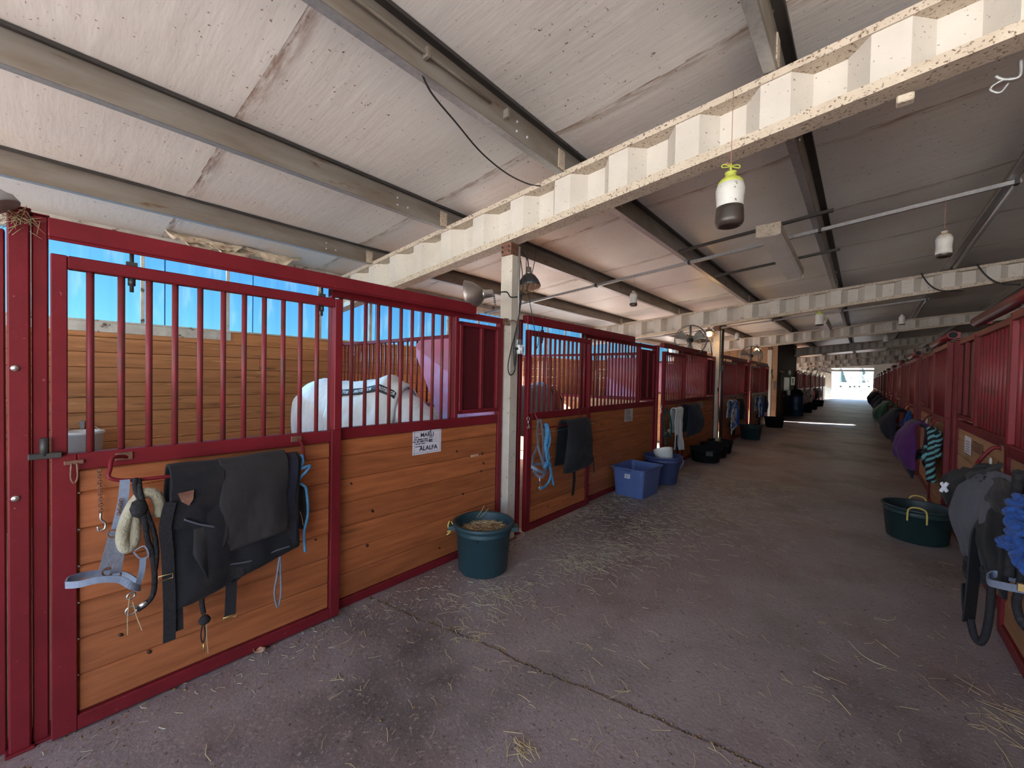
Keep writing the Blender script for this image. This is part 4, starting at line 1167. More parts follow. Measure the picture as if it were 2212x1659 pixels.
# little running-horse emblem above the border
yq, zq = y0 + (y1 - y0) * 0.58, z0 + (z1 - z0) * 0.935
MB().prism([(xs, yq - 0.022, zq - 0.006), (xs, yq - 0.012, zq - 0.002), (xs, yq - 0.002, zq - 0.001), (xs, yq + 0.006, zq + 0.009), (xs, yq + 0.014, zq + 0.009), (xs, yq + 0.015, zq + 0.002), (xs, yq + 0.011, zq + 0.0), (xs, yq + 0.012, zq - 0.008), (xs, yq + 0.004, zq - 0.005), (xs, yq - 0.008, zq - 0.006)], (0.0008, 0, 0)).build('emblem', 'ink', t)
for (fy, fz) in ((0.04, 0.95), (0.96, 0.95), (0.04, 0.04), (0.5, 0.03)):
    MB().lathe([(0.004, 0), (0.003, 0.002), (0.0003, 0.003)], (xs, y0 + (y1 - y0) * fy, z0 + (z1 - z0) * fz), 7, axis=(1, 0, 0)).build('tack', 'dark_steel', t)
def note(cl, cr, bl_, label, m='paper_worn', lines=7, name='stall_notice'):
    t, y0, y1, z0, z1 = card(cl, cr, bl_, 0.017, name, label, m)
    mb = MB()
    for i in range(lines):
        zq = z1 - (z1 - z0) * (i + 1) / (lines + 1)
        mb.box((-A + 0.0175, y0 + (y1 - y0) * 0.12, zq), (-A + 0.0185, y0 + (y1 - y0) * random.uniform(0.6, 0.9), zq + 0.006))
    mb.build('print', 'ink', t)
note((1350, 884), (1367, 882), (1351, 911), 'worn white notice on the stall front behind the blue tote')
note((1509, 868), (1518, 867), (1509, 882), 'small white notice on the stall front under the nearer fan')
note((1598, 858), (1604, 857), (1598, 867), 'small pale notice on the fourth stall front on the left')
# a pale label strip on the planks
t = thing('label_strip', PLd(1025, 984, 0.016), 'small pale tape strip on the planks right of the name card', 'tape')
p = PLd(1025, 984, 0.0165); piece('strip', 'leaf_dry', t, p - Vector((0.001, 0.05, 0.011)), p + Vector((0.001, 0.05, 0.011)), 0)

# ------------------------------------------------------------------ tubs and buckets
def bucket(name, c, r0, r1, h, m, label, cat, rim=0.02, wall=0.008, group=None, sx=1, sy=1, n=36):
    t = thing(name, c, label, cat, group)
    prof = [(0.0005, 0.0), (r0 * 0.93, 0.0), (r0, 0.012), (r0 + (r1 - r0) * 0.80, h * 0.80), (r0 + (r1 - r0) * 0.82 + 0.006, h * 0.805), (r0 + (r1 - r0) * 0.83 + 0.006, h * 0.84), (r0 + (r1 - r0) * 0.84, h * 0.845),
            (r1, h - rim * 1.3), (r1 + rim, h - rim * 1.2), (r1 + rim, h - 0.002), (r1 + rim * 0.7, h), (r1 - wall * 0.5, h), (r1 - wall, h - 0.01), (r0 - wall, 0.03), (0.0005, 0.025)]
    MB().lathe(prof, c, n, sx, sy).build('shell', m, t)
    return t
# big green muck bucket with feed
mc = Vector((-2.385, 2.43, 0))
t = bucket('muck_bucket', mc, 0.205, 0.232, 0.405, 'bucket_green', 'dark green muck bucket full of feed beside the white post', 'bucket', 0.024)
def feedfn(u, v):
    a = 2*math.pi*u; r = 0.222 * v
    x, y = mc.x + r*math.cos(a), mc.y + r*math.sin(a)
    return (x, y, 0.315 + 0.045*math.exp(-((x - mc.x - 0.02)**2 + (y - mc.y - 0.05)**2) / 0.02) + 0.012*fbm(x*30, y*30))
tag(MB().grid(feedfn, 40, 16).build('feed', 'feed', t), kind='stuff')
mb = MB()
for i in range(420):
    a = random.uniform(0, 6.28); r = 0.2*math.sqrt(random.random()); x, y = mc.x + r*math.cos(a), mc.y + r*math.sin(a)
    z = 0.325 + 0.045*math.exp(-((x - mc.x - 0.02)**2 + (y - mc.y - 0.05)**2) / 0.02); b_ = random.uniform(0, 6.28); L = random.uniform(0.01, 0.05)
    mb.tube([(x, y, z), (x + L*math.cos(b_), y + L*math.sin(b_), z + random.uniform(-0.003, 0.012))], random.uniform(0.0008, 0.0022), 4)
tag(mb.build('chaff', 'straw', t), kind='stuff')
for (u0, v0, u1, v1) in ((998, 1140, 988, 1108), (1030, 1118, 1046, 1092), (1036, 1118, 1056, 1098)):
    cord('stalk', 'straw', t, [P(u0, v0, y=2.5), P((u0+u1)/2 + 1, (v0+v1)/2, y=2.5), P(u1, v1, y=2.5)], 0.0022, sides=5)
for sgn in (-1, 1):    # moulded rope handles at the sides (seen left and right)
    dv = Vector((CR.x, CR.y, 0)).normalized() * sgn
    c = mc + dv * 0.262 + Vector((0, 0, 0.35))
    MB().obox(c, dv * 0.028, Vector((-dv.y, dv.x, 0)) * 0.05, (0, 0, 0.018)).build('handle_lug', 'bucket_green', t)
dv = -Vector((CR.x, CR.y, 0)).normalized(); c = mc + dv * 0.29 + Vector((0, 0, 0.35))
cord('twine_handle', 'twine_yellow', t, [c + Vector((0, 0, 0.045)), c + dv * 0.012 + Vector((0, 0, 0.0)), c + dv * 0.004 + Vector((0.01, 0.01, -0.04)), c + dv * 0.02 + Vector((0, 0, -0.075))], 0.006)
cord('twine_handle', 'twine_yellow', t, [c + Vector((0.01, 0.01, 0.04)), c + dv * 0.0 + Vector((0.02, 0.02, 0.0)), c + dv * 0.016 + Vector((0, 0, -0.05))], 0.005)
p = mc + Vector((0.12, -0.19, 0.315)); MB().obox(p, (0.004, 0.0024, 0), (0.003, -0.005, 0), (0, 0, 0.009)).build('vent_slot', 'rubber_black', t)

def tote(name, c, sx, sy, h, rot, m, label, taper=0.86, rim=0.022, corner=0.05):
    t = thing(name, c, label, 'tote')
    R_ = Matrix.Rotation(rot, 3, 'Z'); c = Vector(c)
    def rr(hx, hy, z, rc):
        pts = []
        for (qx, qy, a0) in ((1, 1, 0), (-1, 1, 90), (-1, -1, 180), (1, -1, 270)):
            for k_ in range(5):
                a = math.radians(a0 + 22.5 * k_)
                pts.append(c + R_ @ Vector((qx*(hx - rc) + rc*math.cos(a), qy*(hy - rc) + rc*math.sin(a), z)))
        return pts
    levels = [(taper, 0.0, corner*0.8), (1.0 - (1-taper)*0.12, h*0.88, corner), (1.0 + 0.02, h*0.885, corner), (1.02, h*0.93, corner), (1.0, h*0.935, corner), (1.0, h - 0.012, corner), (1.0 + rim/sx*2, h - 0.012, corner), (1.0 + rim/sx*2, h, corner), (0.985, h, corner), (0.975, h - 0.02, corner), (taper - 0.03, 0.02, corner*0.8)]
    vs_ = []; fs = []
    for (k_, z, rc) in levels: vs_ += rr(sx/2*k_, sy/2*k_, z, rc)
    n = 20
    for i in range(len(levels) - 1):
        for j in range(n): fs.append((i*n + j, i*n + (j+1) % n, (i+1)*n + (j+1) % n, (i+1)*n + j))
    fs.append(tuple(reversed(range(n)))); fs.append(tuple((len(levels)-1)*n + j for j in range(n)))
    mb = MB(); mb.add(vs_, fs); mb.build('shell', m, t)
    return t, R_
tc = Vector((-2.39, 5.52, 0))
t, R_ = tote('storage_tote', tc, 0.47, 0.60, 0.40, math.radians(-2), 'tote_blue', 'square blue plastic storage tote with a white label, on the aisle floor')
p = tc + R_ @ Vector((0.0, -0.292, 0.29)); MB().obox(p, R_ @ Vector((0.038, 0, 0)), R_ @ Vector((0, 0.004, 0.0)), R_ @ Vector((0, 0.004, 0.028))).build('label', 'label_white', t)
mb = MB()
for i in range(4): mb.obox(p + R_ @ Vector((0.0, -0.006, 0.018 - 0.011*i)), R_ @ Vector((0.028 - 0.005*(i % 2), 0, 0)), R_ @ Vector((0, 0.0006, 0)), R_ @ Vector((0, 0, 0.0022)))
mb.build('label_print', 'tub_blue', t)
p = tc + R_ @ Vector((0.0, -0.315, 0.375)); MB().obox(p, R_ @ Vector((0.055, 0, 0)), R_ @ Vector((0, 0.014, 0)), R_ @ Vector((0, 0, 0.014))).build('handle_lip', 'tub_blue', t)
c2 = Vector((-2.36, 6.42, 0))
t = bucket('muck_bucket', c2, 0.215, 0.275, 0.43, 'tub_blue', 'round dark blue muck tub behind the blue tote', 'bucket', 0.02)
dv = Vector((CR.x, CR.y, 0)).normalized(); cord('handle', 'tote_blue', t, [c2 + dv*0.29 + Vector((0, 0, 0.40)), c2 + dv*0.325 + Vector((0, 0, 0.33)), c2 + dv*0.31 + Vector((0, 0, 0.27)), c2 + dv*0.265 + Vector((0, 0, 0.2))], 0.011)
t = thing('pail', c2 + Vector((0.06, 0.02, 0.33)), 'white plastic pail tilted in the dark blue muck tub', 'pail')
ax = Vector((-0.35, 0.25, 1)).normalized()
MB().lathe([(0.0005, 0), (0.118, 0), (0.138, 0.17), (0.147, 0.172), (0.147, 0.185), (0.14, 0.187), (0.147, 0.20), (0.147, 0.225), (0.137, 0.23), (0.13, 0.225), (0.112, 0.012), (0.0005, 0.01)], c2 + Vector((0.06, -0.03, 0.31)), 28, axis=ax).build('shell', 'white_plastic', t)

def tub(name, c, r, h, m, label, handle=None, group='feed tubs on the aisle floor', sq=1.0):
    t = bucket(name, c, r*0.86, r, h, m, label, 'tub', 0.015, 0.01, group, sx=1, sy=sq)
    dv = Vector((-c[0], -c[1], 0)).normalized()
    if handle:
        for sg in ((1,) if handle == 'one' else (1, -1)):
            cc = Vector(c) + dv * (r + 0.008) * sg + Vector((0, 0, h)); s_ = Vector((-dv.y, dv.x, 0))
            cord('rope_handle', 'twine_yellow', t, [cc - s_*0.07 + Vector((0, 0, -0.11)) + dv*0.012*sg, cc - s_*0.065 + dv*0.02*sg, cc - s_*0.03 + dv*0.03*sg + Vector((0, 0, 0.035)), cc + s_*0.03 + dv*0.03*sg + Vector((0, 0, 0.035)), cc + s_*0.065 + dv*0.02*sg, cc + s_*0.07 + Vector((0, 0, -0.12)) + dv*0.012*sg], 0.008)
    return t
t = tub('feed_tub', (-2.345, 8.70, 0), 0.29, 0.27, 'rubber_black', 'black rubber tub nearest the third stall on the left')
p = Vector((-2.345, 8.70, 0.2)) + Vector((0.14, -0.27, 0)); MB().obox(p, (0.055, 0.03, 0), (0.006, -0.012, 0), (0, 0, 0.045)).build('worn_handle', 'dark_steel', t)
tub('feed_tub', (-2.37, 9.42, 0), 0.27, 0.27, 'rubber_black', 'black rubber tub behind another, under the nearer fan')
tub('feed_tub', (-2.39, 10.0, 0), 0.25, 0.28, 'rubber_black', 'black rubber tub closest to the second white post')
tub('feed_tub', (-2.33, 12.95, 0), 0.27, 0.40, 'tub_green', 'tall dark green tub in front of the fourth stall')
tub('feed_tub', (-2.34, 17.0, 0), 0.30, 0.36, 'rubber_black', 'black tub by the tack room corner')
for i, (y, r) in enumerate(((26.9, 0.30), (30.0, 0.3), (34.5, 0.34))): tub('feed_tub', (-2.27, y, 0), r, 0.42, 'rubber_black', 'black tub %s past the blue barrel' % ORD[i])

# ------------------------------------------------------------------ second door goods
doorB = [o for o in COL.objects if 'second stall door on the left' in o.get('label', '') and o.name.startswith('stall_door')][0]
MB().tube(smooth_path([PLd(1154, 885, 0.095), PLd(1157, 897, 0.15), Vector((-A + 0.2, 3.42, 1.10)), Vector((-A + 0.2, 3.9, 1.10)), Vector((-A + 0.2, 4.22, 1.10)), PLd(1252, 897, 0.14), PLd(1250, 890, 0.095)], 5), 0.0085, 8).build('blanket_bar', 'red_paint', doorB)
MB().tube([Vector((-A + 0.17, 3.33, 1.03)), Vector((-A + 0.17, 4.5, 1.06))], 0.004, 6).build('wire_rail', 'chrome', doorB)
t = thing('tie_chain', PLd(1140, 900, 0.1), 'small chrome snap hanging at the left edge of the second stall door', 'snap')
ring('eye', 'chrome', t, PLd(1141, 905, 0.11), 0.02, 0.004, (1, 0, 0)); snap_hook(t, PLd(1141, 915, 0.11), 1.0)
t = thing('horse_blanket', (-A + 0.22, 4.05, 0.5), 'black quilted blanket folded on the second stall door', 'horse blanket', 'blankets on the left doors')
drape('blanket_body', 'black_cloth', t, -1, 3.74, 4.22, 0.22, 1.15, 0.58, 0.62, back=0.45, amp=0.02, seed=21, r=0.06, flare=0.2, bulge=0.09)
strap('strap', 'webbing_black', t, [PLd(1240, 1012, 0.3), PLd(1240, 1040, 0.26), PLd(1237, 1070, 0.2)], 0.05)
strap('strap', 'webbing_black', t, [PLd(1268, 955, 0.31), PLd(1280, 985, 0.3), PLd(1283, 1020, 0.29)], 0.02)
MB().box(tuple(PLd(1283, 1026, 0.29) - Vector((0.004, 0.012, 0.012))), tuple(PLd(1283, 1026, 0.29) + Vector((0.004, 0.012, 0.012)))).build('clip', 'chrome', t)
t = thing('halter', PLd(1163, 910, 0.2), 'pale grey-blue halter hanging on the second stall door', 'halter', 'halters on the left doors')
strap('crown_strap', 'webbing_grey', t, [PLd(1163, 905, 0.215), PLd(1161, 935, 0.22), PLd(1162, 960, 0.22), PLd(1152, 985, 0.225), PLd(1150, 1008, 0.23)], 0.03)
strap('crown_strap', 'webbing_grey', t, [PLd(1167, 905, 0.215), PLd(1172, 930, 0.23), PLd(1174, 965, 0.235), PLd(1174, 1000, 0.235), PLd(1176, 1018, 0.235)], 0.03)
strap('cheek_strap', 'webbing_pale', t, [PLd(1162, 962, 0.24), PLd(1168, 985, 0.25), PLd(1174, 1002, 0.25)], 0.026)
nb = [PLd(1148, 1008, 0.26), PLd(1158, 1003, 0.21), PLd(1172, 1003, 0.2), PLd(1181, 1015, 0.22), PLd(1178, 1022, 0.27), PLd(1162, 1016, 0.29)]
MB().ribbon(smooth_path(nb + nb[:1], 4), 0.03, (0, 0, 1), 0.005).build('noseband', 'webbing_pale', t)
strap('chin_strap', 'webbing_pale', t, [PLd(1152, 1015, 0.25), PLd(1162, 1028, 0.25), PLd(1172, 1030, 0.25), PLd(1178, 1020, 0.25)], 0.03)
MB().tube([PLd(1166, 1030, 0.25), PLd(1166, 1048, 0.25)], 0.007, 6).build('bolt_snap', 'chrome', t); ring('halter_ring', 'chrome', t, PLd(1167, 1054, 0.25), 0.02, 0.006)
t = thing('lead_rope', PLd(1180, 905, 0.2), 'blue braided lead rope looped on the second stall door', 'lead rope')
braid(t, [PLd(1180, 916, 0.21), PLd(1182, 940, 0.235), PLd(1178, 965, 0.24), PLd(1184, 990, 0.24), PLd(1176, 1010, 0.24)], 0.014, ['rope_blue', 'rope_blue', 'rope_blue'], ['strand'] * 3, 0.016, 9)
cord('rope', 'rope_blue', t, [PLd(1178, 1000, 0.25), PLd(1190, 1012, 0.25), PLd(1188, 1035, 0.25), PLd(1178, 1050, 0.25), PLd(1168, 1055, 0.25)], 0.013)
cord('rope', 'rope_blue', t, [PLd(1186, 1000, 0.25), PLd(1191, 1025, 0.25), PLd(1196, 1048, 0.25)], 0.013)
cord('rope', 'rope_blue', t, [PLd(1183, 920, 0.24), PLd(1188, 950, 0.25), PLd(1180, 985, 0.25), PLd(1190, 1005, 0.25)], 0.013)

# third door
t = thing('snap_ring', PLd(1428, 878, 0.1), 'chrome snap at the edge of the third stall door on the left', 'snap')
ring('eye', 'chrome', t, PLd(1428, 878, 0.1), 0.03, 0.006, (1, 0, 0)); snap_hook(t, PLd(1428, 884, 0.1), 1.3)
t = thing('towel', (-A + 0.2, 7.45, 0.4), 'white towel hanging on the third stall door', 'towel')
drape('towel_body', 'white_cloth', t, -1, 7.25, 7.62, 0.2, 1.12, 0.40, 0.34, back=0.4, amp=0.035, seed=31, r=0.04, freq=9, flare=0.1)
t = thing('halter', PLd(1436, 880, 0.3), 'dark green halter looped over the white towel', 'halter', 'halters on the left doors')
cord('loop', 'rope_green', t, [PLd(1440, 882, 0.26), PLd(1434, 900, 0.3), PLd(1436, 930, 0.31), PLd(1446, 945, 0.31), PLd(1450, 925, 0.31), PLd(1446, 895, 0.31), PLd(1441, 884, 0.27)], 0.016)
cord('loop', 'rope_green', t, [PLd(1436, 925, 0.31), PLd(1434, 940, 0.31), PLd(1438, 950, 0.31), PLd(1437, 960, 0.31)], 0.016)
ring('halter_ring', 'chrome', t, PLd(1444, 930, 0.32), 0.025, 0.007); ring('halter_ring', 'chrome', t, PLd(1437, 935, 0.32), 0.025, 0.007)
t = thing('horse_blanket', (-A + 0.25, 8.0, 0.5), 'navy blanket bunched on the third stall door beside the white towel', 'horse blanket', 'blankets on the left doors')
drape('blanket_body', 'navy_cloth', t, -1, 7.64, 8.28, 0.26, 1.17, 0.60, 0.66, back=0.45, amp=0.04, seed=41, r=0.07, flare=0.5, bulge=0.14)
strap('strap', 'webbing_black', t, [PLd(1462, 940, 0.3), PLd(1462, 962, 0.28), PLd(1464, 978, 0.25)], 0.06)
# fourth and fifth doors
for i, (ya, lab, lab2) in enumerate(((11.25, 'fourth', 'blue printed white cloth'), (14.75, 'fifth', 'blue printed white cloth'))):
    t = thing('stall_cloth', (-A + 0.2, ya + 0.2, 0.35), 'white cloth with blue print hanging on the %s stall door on the left' % lab, 'cloth')
    drape('cloth_body', 'white_blue_cloth', t, -1, ya, ya + 0.55, 0.2, 1.13, 0.30 + 0.2*i, 0.52, back=0.4, amp=0.04, seed=51 + i, r=0.05, flare=0.25, freq=6)
    t = thing('horse_blanket', (-A + 0.22, ya + 0.85, 0.5), 'black blanket on the %s stall door on the left' % lab, 'horse blanket', 'blankets on the left doors')
    drape('blanket_body', 'black_cloth', t, -1, ya + 0.58, ya + 1.0, 0.24, 1.14, 0.62, 0.60, back=0.4, amp=0.03, seed=61 + i, r=0.06, flare=0.2, bulge=0.06)
    t = thing('lead_rope', (-A + 0.25, ya + 0.3, 0.6), 'blue rope over the white cloth on the %s stall door' % lab, 'lead rope')
    cord('rope', 'rope_royal', t, [(-A + 0.30, ya + 0.22, 1.1), (-A + 0.32, ya + 0.3, 0.85), (-A + 0.33, ya + 0.2, 0.6), (-A + 0.33, ya + 0.38, 0.5), (-A + 0.32, ya + 0.4, 0.9)], 0.02)
    t = thing('blanket_strap', (-A + 0.15, ya + 0.4, 0.15), 'dark strap bundle hanging low on the %s stall door' % lab, 'strap')
    drape('strap_body', 'webbing_black', t, -1, ya + 0.32, ya + 0.62, 0.16, 0.55, 0.12, 0.2, back=0.1, amp=0.03, seed=71 + i, r=0.03)
# broom and shovel leaning by the second white post
t = thing('broom', (-A + 0.16, 10.25, 0), 'broom with pale bristles leaning beside the second white post', 'broom')
MB().tube([(-A + 0.20, 10.18, 0.25), (-A + 0.12, 10.46, 1.35)], 0.013, 8).build('handle', 'wood_pale', t)
MB().prism([(-A + 0.14, 10.05, 0.0), (-A + 0.27, 10.05, 0.0), (-A + 0.25, 10.10, 0.3), (-A + 0.18, 10.10, 0.3)], (0, 0.18, 0)).build('bristles', 'straw', t)
t = thing('shovel', (-A + 0.16, 10.4, 0), 'shovel leaning beside the broom at the second white post', 'shovel')
MB().tube([(-A + 0.2, 10.42, 0.3), (-A + 0.1, 10.5, 1.45)], 0.014, 8).build('handle', 'fan_black', t)
MB().prism([(-A + 0.18, 10.32, 0.02), (-A + 0.18, 10.52, 0.02), (-A + 0.17, 10.52, 0.28), (-A + 0.17, 10.32, 0.28)], (0.012, 0, 0)).build('blade', 'galvanised', t)
# white bucket inside the first stall
t = thing('water_bucket', (-5.9, 0.26, 0.62), 'white water bucket hung inside the first stall by the back planks', 'bucket')
MB().lathe([(0.0005, 0), (0.125, 0), (0.15, 0.34), (0.16, 0.345), (0.16, 0.37), (0.15, 0.375), (0.142, 0.37), (0.12, 0.012), (0.0005, 0.01)], (-6.05, 0.265, 0.60), 28).build('shell', 'white_plastic', t)
cord('bail', 'chrome', t, [(-6.05, 0.12, 0.96), (-6.18, 0.2, 1.02), (-6.25, 0.265, 1.05), (-6.18, 0.33, 1.02), (-6.05, 0.41, 0.96)], 0.004)
MB().box((-6.34, 0.25, 0.98), (-6.22, 0.28, 1.06)).build('hanger', 'galvanised', t)
# ------------------------------------------------------------------ right-hand goods
GRB = 'blankets hung along the right side'
def hook_bar(dlabel, y0, y1, z=1.10):
    d_ = [o for o in COL.objects if o.name.startswith('stall_door') and dlabel in o.get('label', '')][0]
    MB().tube(smooth_path([(B - 0.095, y0, 1.21), (B - 0.14, y0, 1.205), (B - 0.2, y0, z), (B - 0.2, y0 + 0.1, z - 0.01), (B - 0.2, (y0 + y1) / 2, z - 0.01), (B - 0.2, y1 - 0.1, z - 0.01), (B - 0.2, y1, z), (B - 0.14, y1, 1.205), (B - 0.095, y1, 1.21)], 5), 0.012, 8).build('blanket_bar', 'red_paint', d_)
    for y in (y0, y1): piece('hook_plate', 'rust_steel', d_, (B - 0.102, y - 0.03, 1.19), (B - 0.094, y + 0.03, 1.235), 0.002)
hook_bar('nearest on the right', 3.15, 4.2)
# grey and black jacket-like rug nearest the camera
jk = thing('horse_rug', (B - 0.25, 3.5, 0.3), 'black and charcoal fleece rug with a white cross mark, hung nearest on the right', 'rug', GRB)
drape('body', 'black_cloth', jk, 1, 2.98, 3.9, 0.21, 1.13, 0.62, 0.74, back=0.5, amp=0.03, seed=81, r=0.05, bulge=0.05, th=-0.014)
def cloth_patch(name, m, top, bot, bulge, seed, left=None):
    """hanging cloth between a top and a bottom edge, each a list of (pixel u, pixel v, distance y)"""
    tp = smooth_path([P(u, v, y=y) for u, v, y in top], 6); bt = smooth_path([P(u, v, y=y) for u, v, y in bot], 6)
    def at(pl, t):
        f = t * (len(pl) - 1); i = min(int(f), len(pl) - 2); return pl[i].lerp(pl[i + 1], f - i)
    def fn(u, v):
        p = at(tp, u).lerp(at(bt, u), v)
        if left: p = p + Vector(left) * (1 - u) ** 2 * math.sin(math.pi * v)
        return p + Vector((-bulge * math.sin(math.pi * min(1, max(0, u))) * math.sin(math.pi * min(1, 0.1 + 0.8 * v)) + 0.016 * fbm(u * 3.5 + seed, v * 2.5), 0, 0.006 * fbm(u * 5, v * 4 + seed)))
    return MB().grid(fn, 30, 26, -0.010).build(name, m, jk)
cloth_patch('charcoal_body', 'grey_cloth', [(2124, 1018, 3.42), (2160, 1020, 3.15), (2200, 1035, 2.92)], [(2076, 1200, 3.62), (2120, 1222, 3.35), (2172, 1232, 3.02)], 0.03, 1, left=(-0.07, 0.12, 0.05))
cloth_patch('lower_band', 'black_cloth', [(2078, 1196, 3.62), (2120, 1216, 3.36), (2172, 1228, 3.02)], [(2082, 1248, 3.62), (2120, 1262, 3.36), (2166, 1262, 3.04)], 0.01, 2)
cloth_patch('hood', 'black_cloth', [(2032, 1044, 3.90), (2058, 1018, 3.80), (2128, 1008, 3.40)], [(2042, 1092, 3.82), (2066, 1076, 3.66), (2118, 1036, 3.38)], 0.035, 3)
cloth_patch('hood_fold', 'black_flap', [(2080, 1008, 3.72), (2120, 1012, 3.48), (2162, 1000, 3.26)], [(2072, 1052, 3.60), (2110, 1036, 3.40), (2150, 1022, 3.24)], 0.02, 4)
cloth_patch('shoulder_patch', 'black_flap', [(2130, 1042, 3.26), (2162, 1032, 3.08), (2192, 1046, 2.92)], [(2138, 1102, 3.20), (2160, 1108, 3.06), (2186, 1100, 2.92)], 0.03, 5)
cloth_patch('strap_end', 'webbing_black', [(2110, 1050, 3.40), (2135, 1030, 3.28)], [(2112, 1060, 3.38), (2138, 1040, 3.26)], 0.01, 6)
strap('wide_strap', 'webbing_black', jk, [P(2128, 1120, y=3.30), P(2112, 1150, y=3.30), P(2106, 1200, y=3.30), P(2100, 1270, y=3.32), P(2092, 1340, y=3.34)], 0.085, (0.6, 0.75, 0.0), 0.008)
strap('wide_strap', 'webbing_black', jk, [P(2085, 1260, y=3.42), P(2086, 1300, y=3.42), P(2090, 1335, y=3.42)], 0.05, (0.6, 0.75, 0.0), 0.008)
cord('strap_loop', 'webbing_black', jk, [P(2096, 1335, y=3.34), P(2104, 1372, y=3.34), P(2116, 1388, y=3.33), P(2128, 1374, y=3.31), P(2137, 1330, y=3.28), P(2142, 1265, y=3.26)], 0.017)
# white cross mark on the hood
p = P(2049, 1053, y=3.68); ex = Vector((0.60, -0.75, 0.28)).normalized(); ey = Vector((0.05, 0.3, 1)).normalized()
for sg in (1, -1):
    a = (ex * 0.7 + ey * sg).normalized(); b_ = a.cross(Vector((-0.8, -0.6, 0))).normalized()
    MB().obox(p + Vector((-0.02, -0.01, 0)), a * 0.034, b_ * 0.009, Vector((-0.8, -0.6, 0)) * 0.004).build('cross_mark', 'label_white', jk)
# royal-blue braided halter with rope at the frame edge
t = thing('halter', PRd(2200, 1060, 0.2), 'chunky royal blue braided rope halter at the right edge of the picture', 'halter')
pp = [P(2212, 1075, y=2.72), P(2192, 1085, y=2.78), P(2186, 1110, y=2.80), P(2192, 1135, y=2.78), P(2205, 1142, y=2.74), P(2188, 1152, y=2.80), P(2178, 1172, y=2.84), P(2192, 1180, y=2.80), P(2212, 1172, y=2.74), P(2200, 1205, y=2.78), P(2215, 1222, y=2.74), P(2232, 1240, y=2.70)]
braid(t, pp, 0.017, ['rope_royal', 'rope_royal'], ['strand'] * 2, 0.014, 7, 9)
pp = [P(2160, 1172, y=2.88), P(2176, 1168, y=2.86), P(2190, 1150, y=2.84), P(2200, 1120, y=2.80), P(2215, 1110, y=2.76)]
braid(t, pp, 0.014, ['rope_royal', 'rope_royal'], ['strand'] * 2, 0.012, 4, 9)
cord('dark_rope', 'rope_black', t, [P(2202, 1020, y=2.8), P(2196, 1060, y=2.85), P(2190, 1120, y=2.88), P(2184, 1200, y=2.9), P(2180, 1245, y=2.9)], 0.02)
cord('dark_rope', 'rope_black', t, [P(2214, 1100, y=2.8), P(2210, 1180, y=2.85), P(2206, 1260, y=2.85), P(2196, 1300, y=2.85), P(2205, 1340, y=2.8), P(2220, 1360, y=2.8)], 0.016)
nb = [P(2133, 1246, y=3.0), P(2150, 1240, y=3.05), P(2190, 1250, y=2.95), P(2230, 1258, y=2.85), P(2230, 1275, y=2.72), P(2200, 1272, y=2.76), P(2160, 1264, y=2.85), P(2138, 1258, y=2.92)]
MB().ribbon(smooth_path(nb + nb[:1], 4), 0.032, (0, 0, 1), 0.008).build('noseband', 'webbing_pale', t)
MB().box(tuple(P(2204, 1268, y=2.74) - Vector((0.008, 0.01, 0.016))), tuple(P(2204, 1268, y=2.74) + Vector((0.008, 0.01, 0.016)))).build('buckle', 'brass', t)
# paper note, dark plate, candle-like peg
t = thing('stall_notice', PRd(2091, 985, 0.0), 'white paper note taped to the nearest stall front on the right', 'note')
p0, p1 = PRd(2085, 940, 0.016), PRd(2096, 984, 0.016)
piece('sheet', 'paper', t, (B - 0.018, p1.y, p1.z), (B - 0.0145, p0.y, p0.z), 0)
mb = MB()
for i in range(8): mb.box((B - 0.0192, p1.y + 0.03, p0.z - 0.05 - 0.025*i), (B - 0.0184, p0.y - random.uniform(0.03, 0.1), p0.z - 0.045 - 0.025*i))
mb.build('print', 'ink', t)
t = thing('metal_plate', PRd(2111, 970, 0), 'dark worn plate beside the white paper note on the right', 'plate')
p0, p1 = PRd(2103, 952, 0.016), PRd(2121, 985, 0.016); piece('plate', 'rust_steel', t, (B - 0.022, p1.y, p1.z), (B - 0.0145, p0.y, p0.z), 0.002)
t = thing('white_peg', PRd(2140, 995, 0.03), 'small white peg on the planks above the charcoal rug', 'peg')
MB().lathe([(0.0005, 0), (0.008, 0), (0.009, 0.04), (0.004, 0.055), (0.0005, 0.058)], PRd(2140, 1004, 0.03), 8).build('peg', 'white_plastic', t)
# green tub with yellow rope handles
tub('feed_tub', (0.475, 6.02, 0), 0.275, 0.355, 'tub_green', 'dark green tub with yellow rope handles on the right of the aisle', 'two', None)

# purple blanket and teal rope on the second door
hook_bar('purple blanket', 6.95, 7.75)
t = thing('horse_blanket', (B - 0.25, 7.45, 0.5), 'purple blanket with dark trim bunched on the right side', 'horse blanket', GRB)
drape('blanket_body', 'purple_cloth', t, 1, 7.0, 7.72, 0.24, 1.15, 0.58, 0.66, back=0.4, amp=0.085, seed=91, r=0.07, bulge=0.18, flare=0.35, th=-0.014)
drape('lower_layer', 'navy_cloth', t, 1, 7.02, 7.75, 0.24, 0.72, 0.47, 0.58, back=0.1, amp=0.04, seed=93, r=0.06, bulge=0.08, flare=0.3, th=-0.012)
cord('dark_trim', 'navy_cloth', t, [P(1940, 953, y=7.55), P(1960, 965, y=7.3), P(1975, 975, y=7.15), P(1990, 972, y=7.05)], 0.016)
t = thing('lead_rope', (B - 0.2, 6.85, 0.6), 'teal and black braided lead rope beside the purple blanket', 'lead rope')
